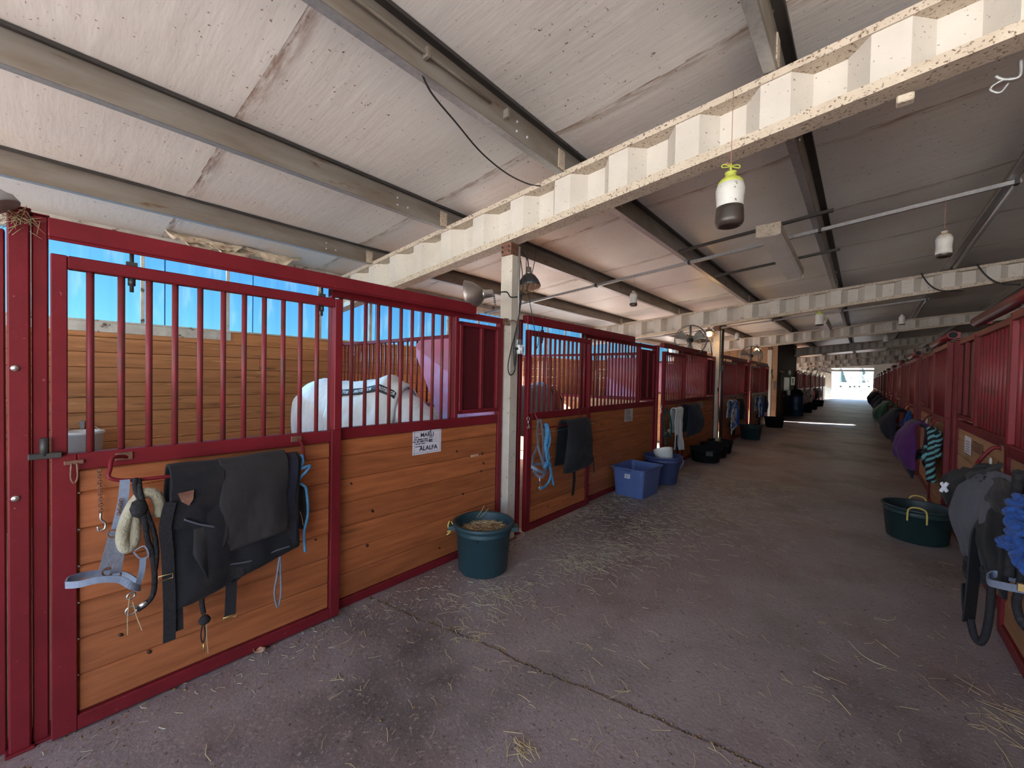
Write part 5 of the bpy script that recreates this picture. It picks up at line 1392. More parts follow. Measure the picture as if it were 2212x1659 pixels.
for k_, (a, b_) in enumerate((((2012, 925), (2012, 1040)), ((2022, 935), (2024, 985)))):
    pa = P(*a, y=6.82); pb = P(*b_, y=6.82)
    braid(t, [pa, pa.lerp(pb, 0.3) + Vector((0.012, 0, 0)), pa.lerp(pb, 0.65) - Vector((0.01, 0, 0)), pb], 0.021, ['rope_teal', 'rope_black', 'rope_teal', 'rope_black'], ['teal_strand', 'black_strand', 'teal_strand', 'black_strand'], 0.024, 5 if k_ == 0 else 2.5, 16)
braid(t, [P(2004, 965, y=6.85), P(1998, 985, y=6.85), P(2004, 1005, y=6.85)], 0.02, ['rope_teal', 'rope_black'], ['teal_strand', 'black_strand'], 0.016, 2, 12)
# third door: navy-black blanket, pale straps, royal rope
hook_bar('maroon barred stall door third from the camera on the right', 10.6, 11.4)
def right_bundle(y, m1, m2, lab, seed, wid=0.8, out=0.2, zb=0.55, wid2=None):
    t = thing('horse_blanket', (B - 0.25, y + wid / 2, 0.5), lab, 'horse blanket', GRB)
    drape('blanket_body', m1, t, 1, y, y + wid, 0.24, 1.15, zb, zb + 0.05, back=0.4, amp=0.05, seed=seed, r=0.07, bulge=out, flare=0.4, th=-0.014, nu=34, nv=28)
    drape('under_layer', m2, t, 1, y, y + wid, 0.22, zb + 0.2, zb - 0.12, zb - 0.05, back=0.1, amp=0.04, seed=seed + 2, r=0.05, bulge=out * 0.5, flare=0.3, th=-0.012, nu=26, nv=16)
    return t
t = right_bundle(10.55, 'navy_cloth', 'black_cloth', 'navy and black blanket with pale blue trim on the right side', 101, 0.85, 0.2)
strap('pale_strap', 'webbing_teal', t, [P(1938, 930, y=10.75), P(1937, 955, y=10.75), P(1935, 975, y=10.75)], 0.09, (0.7, -0.7, 0), 0.008)
cord('pale_trim', 'webbing_teal', t, [P(1914, 924, y=11.3), P(1925, 930, y=11.0), P(1942, 931, y=10.7)], 0.014); cord('pale_trim', 'webbing_teal', t, [P(1925, 920, y=11.2), P(1932, 908, y=11.1), P(1940, 890, y=11.0)], 0.012)
t = thing('lead_rope', (B - 0.2, 10.5, 0.6), 'royal blue rope looped beside the navy and black blanket', 'lead rope')
cord('rope', 'rope_royal', t, [P(1966, 888, y=10.45), P(1958, 905, y=10.45), P(1955, 930, y=10.45), P(1963, 938, y=10.45), P(1968, 915, y=10.45), P(1965, 892, y=10.45)], 0.024)
cord('rope', 'rope_royal', t, [P(1962, 895, y=10.45), P(1970, 920, y=10.45), P(1966, 945, y=10.45)], 0.024)
cord('rope', 'rope_royal', t, [P(1955, 905, y=10.5), P(1945, 915, y=10.6), P(1952, 922, y=10.5)], 0.016)
t = thing('white_tag', PRd(1999, 905, 0.05), 'white halter tag hanging on the second stall front on the right', 'tag')
piece('tag', 'white_plastic', t, (B - 0.04, 9.05, 0.95), (B - 0.03, 9.17, 1.14), 0.002)
# farther bundles
far = [(14.2, 'green_cloth', 'green_cloth', 'dark green blanket hung past the navy one on the right', 0.9, 0.28),
       (15.2, 'black_cloth', 'black_cloth', 'black blanket with grey straps beside the dark green one', 0.7, 0.2),
       (17.9, 'black_cloth', 'navy_cloth', 'black blanket on the fifth stall door on the right', 0.8, 0.2),
       (21.6, 'navy_cloth', 'black_cloth', 'dark blanket on the sixth stall door on the right', 0.8, 0.22),
       (25.3, 'black_cloth', 'black_cloth', 'black rug bundle on the seventh stall door on the right', 0.9, 0.3),
       (29.0, 'black_flap', 'black_cloth', 'brownish black rug farthest along the right side', 0.9, 0.3)]
for i, (y, m1, m2, lab, w_, o_) in enumerate(far):
    t = right_bundle(y, m1, m2, lab, 111 + 4 * i, w_, o_)
    hook_bar('maroon barred stall door %s from the camera on the right' % ['fourth', 'fourth', 'fifth', 'sixth', 'seventh', 'eighth'][i], y + 0.02, y + w_ - 0.02)
    if i in (1, 4): strap('pale_strap', 'webbing_grey', t, [(B - 0.5, y + 0.3, 1.1), (B - 0.58, y + 0.3, 0.8), (B - 0.5, y + 0.3, 0.4)], 0.05)
    if i == 0:
        t2 = thing('stall_cloth', (B - 0.3, y + 0.9, 0.5), 'white cloth peeking out beside the dark green blanket', 'cloth')
        drape('cloth_body', 'white_cloth', t2, 1, y + 0.95, y + 1.25, 0.24, 1.05, 0.55, 0.6, back=0.3, amp=0.03, seed=160, r=0.05, bulge=0.2, th=-0.01, nu=20, nv=20)
hook_bar('maroon barred stall door ninth from the camera on the right', 32.7, 33.5)
t = thing('jacket', (B - 0.3, 33.0, 0.6), 'rust orange jacket at the far end of the right side', 'jacket')
drape('jacket_body', 'leaf_dry', t, 1, 32.7, 33.5, 0.22, 1.2, 0.6, 0.6, back=0.3, amp=0.04, seed=171, r=0.06, bulge=0.2, th=-0.012, nu=20, nv=20)
# ------------------------------------------------------------------ heat lamps, wiring on the white post
def reflector(t, c, axis, r, m):
    prof = [(r, 0.0), (r*1.03, 0.004), (r*0.98, 0.03), (r*0.86, r*0.55), (r*0.6, r*0.95), (r*0.32, r*1.18), (r*0.30, r*1.2), (r*0.28, r*1.55), (r*0.2, r*1.62), (0.0005, r*1.63)]
    MB().lathe(prof[:6] , c, 28, axis=axis).build('reflector', m, t)
    MB().lathe([(r*0.95, 0.006), (r*0.82, r*0.55), (r*0.56, r*0.92), (r*0.28, r*1.12), (0.0005, r*1.14)], c, 28, axis=axis).build('reflector_inside', m, t)
    MB().lathe([(r*0.33, r*1.15), (r*0.33, r*1.25), (r*0.28, r*1.27), (r*0.26, r*1.75), (r*0.18, r*1.82), (0.0005, r*1.83)], c, 16, axis=axis).build('socket', 'chrome', t)
def wire_guard(t, c, axis, r):
    ez = Vector(axis).normalized(); ex = ez.orthogonal().normalized(); ey = ez.cross(ex); c = Vector(c)
    mb = MB()
    for k_ in range(3):
        a = math.pi * k_ / 3; d = ex*math.cos(a) + ey*math.sin(a)
        mb.tube(smooth_path([c + d*r, c + d*r*0.7 - ez*r*0.35, c - ez*r*0.48, c - d*r*0.7 - ez*r*0.35, c - d*r], 4), 0.0025, 5)
    mb.build('wire_guard', 'brass', t)
ax1 = Vector((0.80, 0.60, 0.12)).normalized()
c1 = Vector((-2.69, 2.46, 2.33))
t = thing('heat_lamp', c1, 'tarnished heat lamp reflector left of the big white post', 'heat lamp', 'clamp heat lamps')
reflector(t, c1, ax1, 0.135, 'lamp_reflector')
MB().lathe([(0.0005, 0.06), (0.05, 0.08), (0.055, 0.11), (0.0005, 0.16)], c1, 14, axis=ax1).build('bulb', 'white_plastic', t)
e1 = c1 + ax1 * 0.25
cord('cable', 'cable', t, [e1, e1 + Vector((0.06, 0.10, 0.02)), Vector((-2.59, 2.95, 2.39)), Vector((-2.585, 3.08, 2.42)), Vector((-2.57, 3.13, 2.45))], 0.006)
chain(t, e1 + Vector((0, 0, -0.01)), e1 + Vector((0.01, 0.01, -0.10)), 5, 0.008, 0.0025, 'dark_steel')
c2_ = Vector((-2.62, 3.27, 2.55)); ax2 = Vector((-0.12, 0.05, 1)).normalized()
t = thing('heat_lamp', c2_, 'dark heat lamp with a brass wire guard right of the big white post', 'heat lamp', 'clamp heat lamps')
reflector(t, c2_, ax2, 0.115, 'lamp_reflector_dark'); wire_guard(t, c2_, ax2, 0.112)
cord('cable', 'cable', t, [c2_ + ax2*0.21, Vector((-2.60, 3.2, 2.82)), Vector((-2.60, 3.1, 2.86)), Vector((-2.64, 3.04, 2.9))], 0.006)
# conduit, timer outlet, cords on the post
t = thing('outlet_box', (-2.58, 3.05, 1.85), 'grey outlet box with a white plug-in timer on the white post', 'outlet')
MB().tube([(-2.585, 3.06, 1.98), (-2.585, 3.06, 2.9)], 0.011, 8).build('conduit', 'conduit', t)
piece('box', 'galvanised', t, (-2.60, 3.02, 1.87), (-2.555, 3.09, 1.99), 0.004)
piece('timer', 'white_plastic', t, (-2.555, 3.005, 1.845), (-2.515, 3.085, 1.935), 0.008)
MB().lathe([(0.026, 0), (0.026, 0.006), (0.0005, 0.008)], (-2.515, 3.045, 1.89), 16, axis=(1, 0, 0)).build('dial', 'label_white', t)
MB().lathe([(0.012, 0), (0.014, 0.03), (0.006, 0.045), (0.0005, 0.046)], (-2.535, 3.0, 1.895), 10, axis=(0, -1, 0)).build('plug', 'cable', t)
t = thing('power_cord', (-2.6, 2.98, 1.6), 'black cord looping down the big white post from the lamps to the timer', 'cord')
cord('cord', 'cable', t, [(-2.585, 3.1, 2.45), (-2.582, 3.06, 2.2), (-2.58, 3.0, 2.0), (-2.575, 2.95, 1.88), (-2.572, 2.91, 1.72), (-2.57, 2.94, 1.64), (-2.565, 3.0, 1.68), (-2.56, 3.0, 1.8), (-2.54, 2.985, 1.88)], 0.0055)
cord('cord', 'cable', t, [(-2.595, 3.07, 2.86), (-2.57, 3.10, 2.6), (-2.575, 3.10, 2.42), (-2.575, 3.03, 2.1), (-2.57, 2.985, 1.9), (-2.565, 3.0, 1.72), (-2.565, 3.02, 1.8), (-2.55, 3.0, 1.86)], 0.005)
t = thing('hanging_wire', (-2.6, 3.2, 1.8), 'thin dark wire hanging from the first rafter to the second stall door', 'wire')
cord('wire', 'cable', t, [(-2.58, 3.16, 2.92), (-2.56, 3.15, 2.55), (-2.56, 3.2, 2.4), (-2.55, 3.27, 2.15), (-2.56, 3.33, 1.98), (-2.58, 3.36, 1.92), (-2.6, 3.42, 2.0), (-2.6, 3.42, 2.12)], 0.004)
cord('wire', 'cable', t, [(-2.55, 3.3, 2.95), (-2.54, 3.22, 2.7), (-2.56, 3.15, 2.48)], 0.004)
t = thing('wire_coil', (-2.62, 2.9, 2.15), 'twist of dark wire tying the first stall header to the white post', 'wire')
for k_ in range(3): ring('turn', 'rust_steel', t, (-2.62 + 0.01*k_, 2.90 + 0.015*k_, 2.15), 0.03, 0.005, (0.4, 1, 0.2*k_))
cord('tail', 'rust_steel', t, [(-2.6, 2.92, 2.15), (-2.58, 3.0, 2.17), (-2.57, 3.06, 2.12)], 0.004)
# lamp at the left frame edge with a bird nest
c3 = Vector((-2.575, -0.10, 2.225)); ax3 = Vector((-0.10, -0.5, 0.85)).normalized()
t = thing('heat_lamp', c3, 'galvanised lamp reflector on top of the post at the left edge of the picture', 'heat lamp', 'clamp heat lamps')
reflector(t, c3 + Vector((0, -0.02, 0.02)), ax3, 0.07, 'galvanised')
t = thing('bird_nest', (-2.66, -0.05, 2.27), 'scrap of straw nest stuck to the maroon post top at the left edge', 'nest')
mb = MB()
for i in range(70):
    p = Vector((-2.635 + random.uniform(-0.02, 0.02), -0.07 + random.gauss(0, 0.025), 2.235 + random.gauss(0, 0.016))); d = Vector((random.uniform(-0.2, 0.3), random.uniform(-1, 1), random.uniform(-1, 0.4))).normalized() * random.uniform(0.02, 0.06)
    mb.tube([p, p + d*0.5 + Vector((0.004, 0, 0)), p + d], 0.0011, 4)
tag(mb.build('stems', 'straw', t), kind='stuff')
# lit bulbs further along
def lit_lamp(p, lab, label):
    t = thing('heat_lamp', p, label, 'heat lamp', 'clamp heat lamps')
    ax = Vector((-0.2, 0.5, 0.8)).normalized(); reflector(t, p, ax, 0.12, 'lamp_reflector')
    b_ = MB().lathe([(0.0005, -0.03), (0.05, -0.015), (0.06, 0.02), (0.03, 0.09), (0.0005, 0.1)], p, 14, axis=ax).build('bulb', 'bulb_lit', t)
    MB().tube([p + ax*0.16, p + ax*0.16 + Vector((0.02, 0.03, -0.15)), Vector((-2.69, p.y + 0.05, 2.2))], 0.012, 6).build('clamp_arm', 'dark_steel', t)
    ld = bpy.data.lights.new('bulb_light', 'POINT'); ld.energy = 1.5; ld.color = (1, 0.6, 0.25); ld.shadow_soft_size = 0.06
    lo = bpy.data.objects.new('bulb_light', ld); lo.location = Vector(p) - ax * 0.12 - WL[t.name]; COL.objects.link(lo); lo.parent = t
lit_lamp(P(1532, 723, x=-2.75), 1, 'glowing heat lamp between the nearer fan and the second white post')
lit_lamp(P(1636, 756, x=-2.75), 2, 'glowing heat lamp at the top of the farther fan')

# ------------------------------------------------------------------ fans
def fan(c, R_, nrm, label):
    t = thing('barn_fan', c, label, 'fan', 'fans above the stall fronts')
    c = Vector(c); ez = Vector(nrm).normalized(); ex = ez.cross(Vector((0, 0, 1))).normalized(); ey = ex.cross(ez)
    def circ(r, off, n=32): return [c + ex*r*math.cos(2*math.pi*i/n) + ey*r*math.sin(2*math.pi*i/n) + ez*off for i in range(n)]
    vs_ = []; fs = []; n = 36
    for (r, off) in ((R_, -0.10), (R_, 0.06), (R_*0.975, 0.06), (R_*0.975, -0.10)): vs_ += circ(r, off, n)
    for q in range(4):
        for i in range(n): fs.append((q*n + i, q*n + (i+1) % n, ((q+1) % 4)*n + (i+1) % n, ((q+1) % 4)*n + i))
    MB().add(vs_, fs).build('shroud', 'fan_black', t)
    mb = MB()
    for k_ in range(1, 7): mb.tube(circ(R_*k_/6.5, 0.07, 28), 0.0028, 4, closed=True)
    for k_ in range(18):
        a = 2*math.pi*k_/18; d = ex*math.cos(a) + ey*math.sin(a); mb.tube([c + d*0.05 + ez*0.075, c + d*R_ + ez*0.06], 0.0028, 4)
    mb.build('front_grille', 'fan_wire', t)
    for k_ in range(3):
        a0 = 2*math.pi*k_/3 + 0.5
        def bl_(u, v):
            a = a0 + (u - 0.5) * (0.85 - 0.1*v); r = 0.06 + (R_*0.9 - 0.06)*v
            return c + ex*r*math.cos(a) + ey*r*math.sin(a) + ez*(-0.05 + 0.07*(u - 0.5))
        MB().grid(bl_, 8, 7, 0.003).build('blade', 'fan_blade', t)
    MB().lathe([(0.0005, -0.16), (0.06, -0.16), (0.065, -0.02), (0.05, 0.03), (0.0005, 0.05)], c, 16, axis=ez).build('motor', 'fan_black', t)
    MB().box(tuple(c + Vector((-0.03, -0.03, -R_ - 0.14))), tuple(c + Vector((0.03, 0.03, -R_ + 0.02)))).build('bracket', 'galvanised', t)
    MB().obox(c - ez*0.06, ex*0.02, ey*R_*0.98, ez*0.006).build('strut', 'fan_black', t)
fan(P(1492, 735, x=-2.75), 0.315, (0.42, -0.9, -0.05), 'round barn fan on the stall front left of the second white post')
fan(P(1623, 769, x=-2.75), 0.32, (0.42, -0.9, -0.05), 'round barn fan in front of the tan plywood wall')
fan((-2.75, 36.0, 2.45), 0.33, (0.42, -0.9, 0), 'small distant fan above the stalls beyond the tack room')
# dark conduit on the second white post
t = thing('post_conduit', (-2.58, 10.68, 0), 'dark vertical conduit on the second white post', 'conduit')
MB().tube([(-2.57, 10.69, 0.02), (-2.57, 10.69, 2.86)], 0.028, 8).build('pipe', 'cable', t); piece('switch_box', 'dark_steel', t, (-2.6, 10.66, 1.85), (-2.53, 10.76, 2.0), 0.004)

# ------------------------------------------------------------------ fluorescent fixture on two struts
t = thing('strip_light', (-0.9, 6.5, 3.27), 'rusty strip light with a plastic diffuser hung on two dark bars above the aisle', 'light fixture')
a, b_ = P(1659, 498, y=5.3), P(1716, 594, y=7.75); dv = (b_ - a).normalized(); sd = dv.cross(Vector((0, 0, 1))).normalized(); m_ = (a + b_) / 2
MB().obox(m_ + Vector((0, 0, 0.03)), sd*0.118, dv*((b_ - a).length/2), (0, 0, 0.045)).build('housing', 'fixture_metal', t)
mb = MB(); L2 = (b_ - a).length/2 - 0.02
pr = [(-0.112, -0.015), (-0.095, -0.06), (0.095, -0.06), (0.112, -0.015)]
mb.prism([m_ - dv*L2 + sd*p[0] + Vector((0, 0, p[1])) for p in pr], dv*L2*2); mb.build('diffuser', 'diffuser', t)
for sg in (-1, 1):
    MB().obox(m_ + dv*sg*(L2 + 0.012) + Vector((0, 0, 0.01)), sd*0.12, dv*0.006, (0, 0, 0.068)).build('end_cap', 'fixture_metal', t)
for i, y in enumerate((5.7, 7.42)):
    s_ = thing('support_bar', (-1.1, y, 3.4), 'dark steel bar carrying the %s end of the strip light' % ('near' if i == 0 else 'far'), 'bar')
    MB().obox(((-1.95 - 0.3)/2, y, purlin_z(-1.12) - 0.018), (0.83, 0, 0.83*RS), (0, 0.02, 0), (0, 0, 0.016)).build('bar', 'dark_steel', s_)
t = thing('strip_light', (-0.9, 14.5, 3.25), 'distant strip light beyond the second rafter', 'light fixture')
MB().box((-1.0, 13.6, 3.27), (-0.75, 15.8, 3.35)).build('housing', 'fixture_metal', t); MB().prism([(-0.99, 13.62, 3.27), (-0.96, 13.62, 3.22), (-0.79, 13.62, 3.22), (-0.76, 13.62, 3.27)], (0, 2.16, 0)).build('diffuser', 'diffuser', t)

# ------------------------------------------------------------------ fly-trap bottles
def trap(c_bot, h, label, ztop, lid='lid_green', fill=0.45, n=24, detail=True):
    t = thing('fly_trap', c_bot, label, 'fly trap', 'hanging fly-trap bottles')
    c = Vector(c_bot); s_ = h / 0.235
    prof = [(0.0005, 0.008), (0.045, 0.0), (0.062, 0.004), (0.071, 0.02), (0.072, 0.035), (0.069, 0.085), (0.067, 0.11), (0.068, 0.14), (0.072, 0.18), (0.073, 0.205), (0.066, 0.228), (0.055, 0.235)]
    k_ = [q for q in prof if q[1] <= 0.235*fill + 0.001]
    def rad(z):
        for (r0, z0), (r1, z1) in zip(prof[1:], prof[2:]):
            if z0 <= z <= z1: return r0 + (r1 - r0)*(z - z0)/(z1 - z0)
        return 0.06
    zf = 0.235*fill
    lo = [(r*s_, z*s_) for r, z in k_] + [(rad(zf)*s_, zf*s_)]
    hi = [(rad(zf)*s_, zf*s_)] + [(r*s_, z*s_) for r, z in prof if z > zf]
    MB().lathe(lo + [(0.0005, zf*s_)], c, n).build('dregs', 'bottle_dregs', t)
    MB().lathe(hi, c, n).build('bottle', 'bottle_clear', t)
    MB().lathe([(0.062*s_, 0.226*s_), (0.064*s_, 0.24*s_), (0.05*s_, 0.258*s_), (0.03*s_, 0.266*s_), (0.026*s_, 0.285*s_), (0.03*s_, 0.288*s_), (0.03*s_, 0.297*s_), (0.0005, 0.30*s_)], c, n).build('lid', lid, t)
    if detail:
        e = CR.copy(); e.z = 0; e.normalize(); q = c + Vector((0, 0, 0.33*s_))
        for sg in (-1, 1):
            MB().tube(smooth_path([q, q + e*0.02*sg*s_ + Vector((0, 0, 0.008)), q + e*0.045*sg*s_ + Vector((0, 0, 0.01)), q + e*0.048*sg*s_ - Vector((0, 0, 0.008)), q + e*0.02*sg*s_ - Vector((0, 0, 0.006)), q], 3), 0.004*s_, 5).build('hanger_wing', lid, t)
        MB().tube([c + Vector((0, 0, 0.29*s_)), c + Vector((0, 0, 0.345*s_))], 0.006*s_, 6).build('stem', lid, t)
    MB().tube([c + Vector((0, 0, 0.33*s_)), Vector((c.x, c.y, ztop))], 0.0025, 5).build('string', 'twine_pink', t)
    return t
yb_ = 2.90
p0 = P(1575, 490, y=yb_)
t = trap((p0.x, yb_, p0.z), P(1575, 398, y=yb_).z - p0.z, 'large fly-trap bottle with a yellow-green lid and dark dregs, hung from the nearest rafter', beam_top(p0.x) - 0.02)
cord('string_bow', 'twine_pink', t, [P(1566, 355, y=yb_), P(1572, 352, y=yb_), P(1578, 360, y=yb_), P(1574, 366, y=yb_)], 0.003)
trap(P(1368, 662, y=6.3), 0.20, 'pale fly-trap bottle hanging on the left below the bridging tube', purlin_z(-2.87), 'fixture_metal', 0.25, detail=False)
trap(P(2038, 556, y=6.3), 0.22, 'clear fly-trap bottle hanging at the right below the bridging tube', purlin_z(0.61) - 0.02, 'fixture_metal', 0.15, detail=False)
trap(P(1770, 704, y=10.4), 0.24, 'fly-trap bottle hanging under the second rafter over the aisle', beam_bot(-0.8), 'lid_green', 0.12, detail=False)
trap(P(1948, 702, y=13.7), 0.2, 'white fly-trap bottle hanging at the right beyond the second rafter', purlin_z(0.7), 'white_plastic', 0.1, detail=False)
trap(P(1592, 735, y=13.7), 0.2, 'white fly-trap bottle hanging at the left beyond the second rafter', purlin_z(-2.9), 'fixture_metal', 0.1, detail=False)
trap(P(1913, 740, y=20.9), 0.24, 'small white fly-trap bottle far along the right', purlin_z(0.9), 'white_plastic', 0.1, detail=False)

# ------------------------------------------------------------------ loose cables at the roof
t = thing('roof_cable', (-2.0, 1.6, 3.3), 'thin black cable sagging from the third purlin to the nearest rafter', 'cable')
cord('cable', 'cable', t, [P(912, 162, z=3.40), P(935, 205, z=3.36), P(985, 265, z=3.33), P(1040, 330, z=3.31), P(1095, 375, z=3.31), P(1140, 397, y=2.9), P(1168, 402, y=2.93)], 0.006)
t = thing('roof_cable', (0.4, 10.4, 3.4), 'thin black cables sagging across the second rafter at the right', 'cable')
cord('cable', 'cable', t, [P(1990, 590, y=10.45), P(2005, 612, y=10.45), P(2030, 627, y=10.45), P(2080, 628, y=10.4)], 0.012)
cord('cable', 'cable', t, [P(2110, 570, y=10.45), P(2130, 595, y=10.45), P(2160, 612, y=10.45), P(2205, 615, y=10.4)], 0.012)
t = thing('wire_hook', (0.35, 3.2, 3.05), 'curl of pale wire hanging below the nearest rafter at the right', 'wire')
cord('wire', 'galvanised', t, [P(2205, 130, y=3.15), P(2202, 165, y=3.15), P(2170, 172, y=3.15), P(2150, 165, y=3.15)], 0.008)
cord('wire', 'galvanised', t, [P(2195, 170, y=3.15), P(2170, 172, y=3.15), P(2145, 185, y=3.15), P(2140, 195, y=3.15), P(2160, 200, y=3.15), P(2178, 180, y=3.15)], 0.006)
t = thing('wood_block', P(1957, 222, y=3.06), 'small pale block stuck below the nearest rafter', 'block')
p = P(1955, 219, y=3.02); piece('block', 'white_flange', t, p - Vector((0.035, 0.03, 0.012)), p + Vector((0.035, 0.03, 0.03)), 0.006)
# torn vinyl hanging off the ceiling over the first stall
t = thing('torn_insulation', (-6.0, 1.6, 3.05), 'torn strip of cream vinyl peeling from the ceiling above the first stall', 'torn vinyl')
def torn(k_, y0, y1, x0, w):
    def fn(u, v):
        y = y0 + (y1 - y0)*u
        env = math.sin(math.pi*min(1, max(0, u)))**0.6
        L = w*env*(0.55 + 0.9*abs(fbm(y*5.0 + k_*11, k_)))
        curl = 0.05*math.sin(v*3.0 + y*7 + k_)
        x = x0 + 0.35*L*v + curl*v
        return (x, y + 0.04*fbm(v*4, y*3), ceil_z(x0) - 0.035 - L*v*(0.75 + 0.25*math.sin(y*9 + k_)) + 0.025*fbm(y*9, v*5 + k_))
    return fn
for k_, (a_, b_, x_, w_) in enumerate(((0.90, 1.65, -6.02, 0.22), (1.30, 1.95, -6.08, 0.24), (1.70, 2.35, -6.0, 0.20), (1.05, 1.5, -6.12, 0.16))):
    MB().grid(torn(k_, a_, b_, x_, w_), 34, 9, 0.003).build('strip', 'torn_vinyl', t)

# ------------------------------------------------------------------ tack room front items
def on_tack(u, v): return P(u, v, x=-2.69)
t = thing('white_board', on_tack(1699, 845), 'bright white board on the dark tack room wall', 'board')
a, b_ = on_tack(1693.5, 815), on_tack(1704, 842); piece('board', 'white_plastic', t, (-2.698, a.y, b_.z), (-2.675, b_.y, a.z), 0.003); piece('frame', 'galvanised', t, (-2.698, a.y - 0.05, b_.z - 0.04), (-2.68, b_.y + 0.05, b_.z), 0.003)
t = thing('white_board', on_tack(1712, 832), 'smaller white board farther along the dark tack room wall', 'board')
a, b_ = on_tack(1708.5, 814), on_tack(1716, 832); piece('board', 'white_plastic', t, (-2.698, a.y, b_.z), (-2.675, b_.y, a.z), 0.003); piece('clipboard', 'dark_steel', t, (-2.675, a.y + 0.5, b_.z + 0.1), (-2.66, a.y + 0.9, b_.z + 0.35), 0.003)
t = thing('wall_lantern', on_tack(1701, 808), 'small bright lantern above the white board', 'lantern')
MB().lathe([(0.0005, -0.14), (0.06, -0.05), (0.07, 0.04), (0.03, 0.12), (0.0005, 0.14)], on_tack(1701, 805) + Vector((0.08, 0, 0)), 12).build('body', 'white_plastic', t); MB().tube([on_tack(1701, 805) + Vector((0, 0, 0.12)), on_tack(1701, 805) + Vector((0.08, 0, 0.12))], 0.012, 6).build('arm', 'dark_steel', t)
t = thing('canister', on_tack(1698, 855), 'small white canister below the white board', 'canister')
MB().lathe([(0.0005, 0), (0.07, 0), (0.07, 0.2), (0.03, 0.26), (0.0005, 0.27)], on_tack(1699, 854) + Vector((0.08, 0, 0)), 12).build('body', 'white_plastic', t); piece('bracket', 'dark_steel', t, tuple(on_tack(1699, 854) + Vector((-0.005, -0.05, 0.05))), tuple(on_tack(1699, 854) + Vector((0.02, 0.05, 0.15))), 0.002)
t = thing('hanging_cloth', (-2.8, 19.95, 1.1), 'pale blue rag hanging from the shelf on the tan wall', 'rag')
def rag(u, v): return (-2.80 + 0.05*u, 19.93 + 0.015*math.sin(u*9), 1.60 - 0.32*v + 0.01*math.sin(u*6))
MB().grid(rag, 10, 8, 0.004).build('cloth', 'webbing_pale', t)
t = thing('wall_switch', (-2.66, 17.9, 1.9), 'dark switch and cord hanging on the third white post', 'switch')
piece('box', 'dark_steel', t, (-2.62, 17.92, 1.92), (-2.57, 18.0, 2.08), 0.004); cord('cord', 'cable', t, [(-2.58, 17.93, 1.95), (-2.55, 17.9, 1.8), (-2.56, 17.95, 1.72), (-2.58, 17.97, 1.9)], 0.01)
# blue barrel
t = thing('barrel', (-2.38, 23.6, 0), 'tall dark blue barrel with a bag over it past the tack room door', 'barrel')
MB().lathe([(0.0005, 0), (0.28, 0), (0.295, 0.02), (0.285, 0.3), (0.295, 0.32), (0.285, 0.34), (0.285, 0.62), (0.295, 0.64), (0.285, 0.66), (0.28, 0.92), (0.29, 0.94), (0.27, 0.96), (0.0005, 0.96)], (-2.38, 23.6, 0), 24).build('drum', 'barrel_blue', t)
MB().lathe([(0.25, 0.96), (0.29, 1.0), (0.27, 1.12), (0.2, 1.22), (0.12, 1.27), (0.0005, 1.28)], (-2.38, 23.6, 0), 16).build('bag', 'rubber_black', t)
# goods on far left stalls
for i, (y, m1, lab) in enumerate(((25.7, 'white_cloth', 'white cloth on the first stall past the tack room'), (28.4, 'spotted_cloth', 'spotted white cloth on the stall past the barrel'), (31.2, 'spotted_cloth', 'spotted white blanket on the third stall past the tack room'), (34.6, 'black_flap', 'dark brown blanket near the open end on the left'), (37.6, 'white_cloth', 'pale blanket nearest the open end on the left'))):
    t = thing('stall_cloth', (-A + 0.3, y, 0.4), lab, 'cloth')
    drape('cloth_body', m1, t, -1, y, y + 1.3, 0.2, 1.2, 0.42, 0.5, back=0.3, amp=0.06, seed=200 + i, r=0.06, bulge=0.12, nu=26, nv=24)
t = thing('dead_branch', (-2.3, 41, 2.5), 'bundle of dry twigs over the far left stall tops', 'twigs')
mb = MB()
for i in range(60):
    p = Vector((-2.5 + random.uniform(-0.1, 0.3), 41 + random.uniform(-1, 1), 2.5)); d = Vector((random.uniform(-0.6, 0.9), random.uniform(-0.4, 0.4), random.uniform(-0.3, 0.6)))
    mb.tube([p, p + d*0.5 + Vector((0, 0, 0.05)), p + d], 0.01, 4)
tag(mb.build('twigs', 'bark', t), kind='stuff')
# ------------------------------------------------------------------ horses
BODY = [(-0.86, 1.12, 0.05, 0.06), (-0.82, 1.14, 0.22, 0.16), (-0.70, 1.18, 0.33, 0.25), (-0.50, 1.20, 0.37, 0.29), (-0.25, 1.17, 0.35, 0.28), (0.0, 1.13, 0.35, 0.29), (0.25, 1.13, 0.37, 0.28),
        (0.45, 1.16, 0.40, 0.25), (0.62, 1.14, 0.36, 0.22), (0.75, 1.10, 0.24, 0.16), (0.80, 1.10, 0.06, 0.05)]
def loft_x(mb, st, n=16):
    vs_ = []; fs = []
    for (x, z, rz, ry) in st:
        for j in range(n):
            a = 2*math.pi*j/n; vs_.append((x, ry*math.cos(a), z + rz*math.sin(a)))
    for i in range(len(st)-1):
        for j in range(n): fs.append((i*n + j, (i+1)*n + j, (i+1)*n + (j+1) % n, i*n + (j+1) % n))
    fs += [tuple(range(n)), tuple(reversed([(len(st)-1)*n + j for j in range(n)]))]
    mb.add(vs_, fs, True)
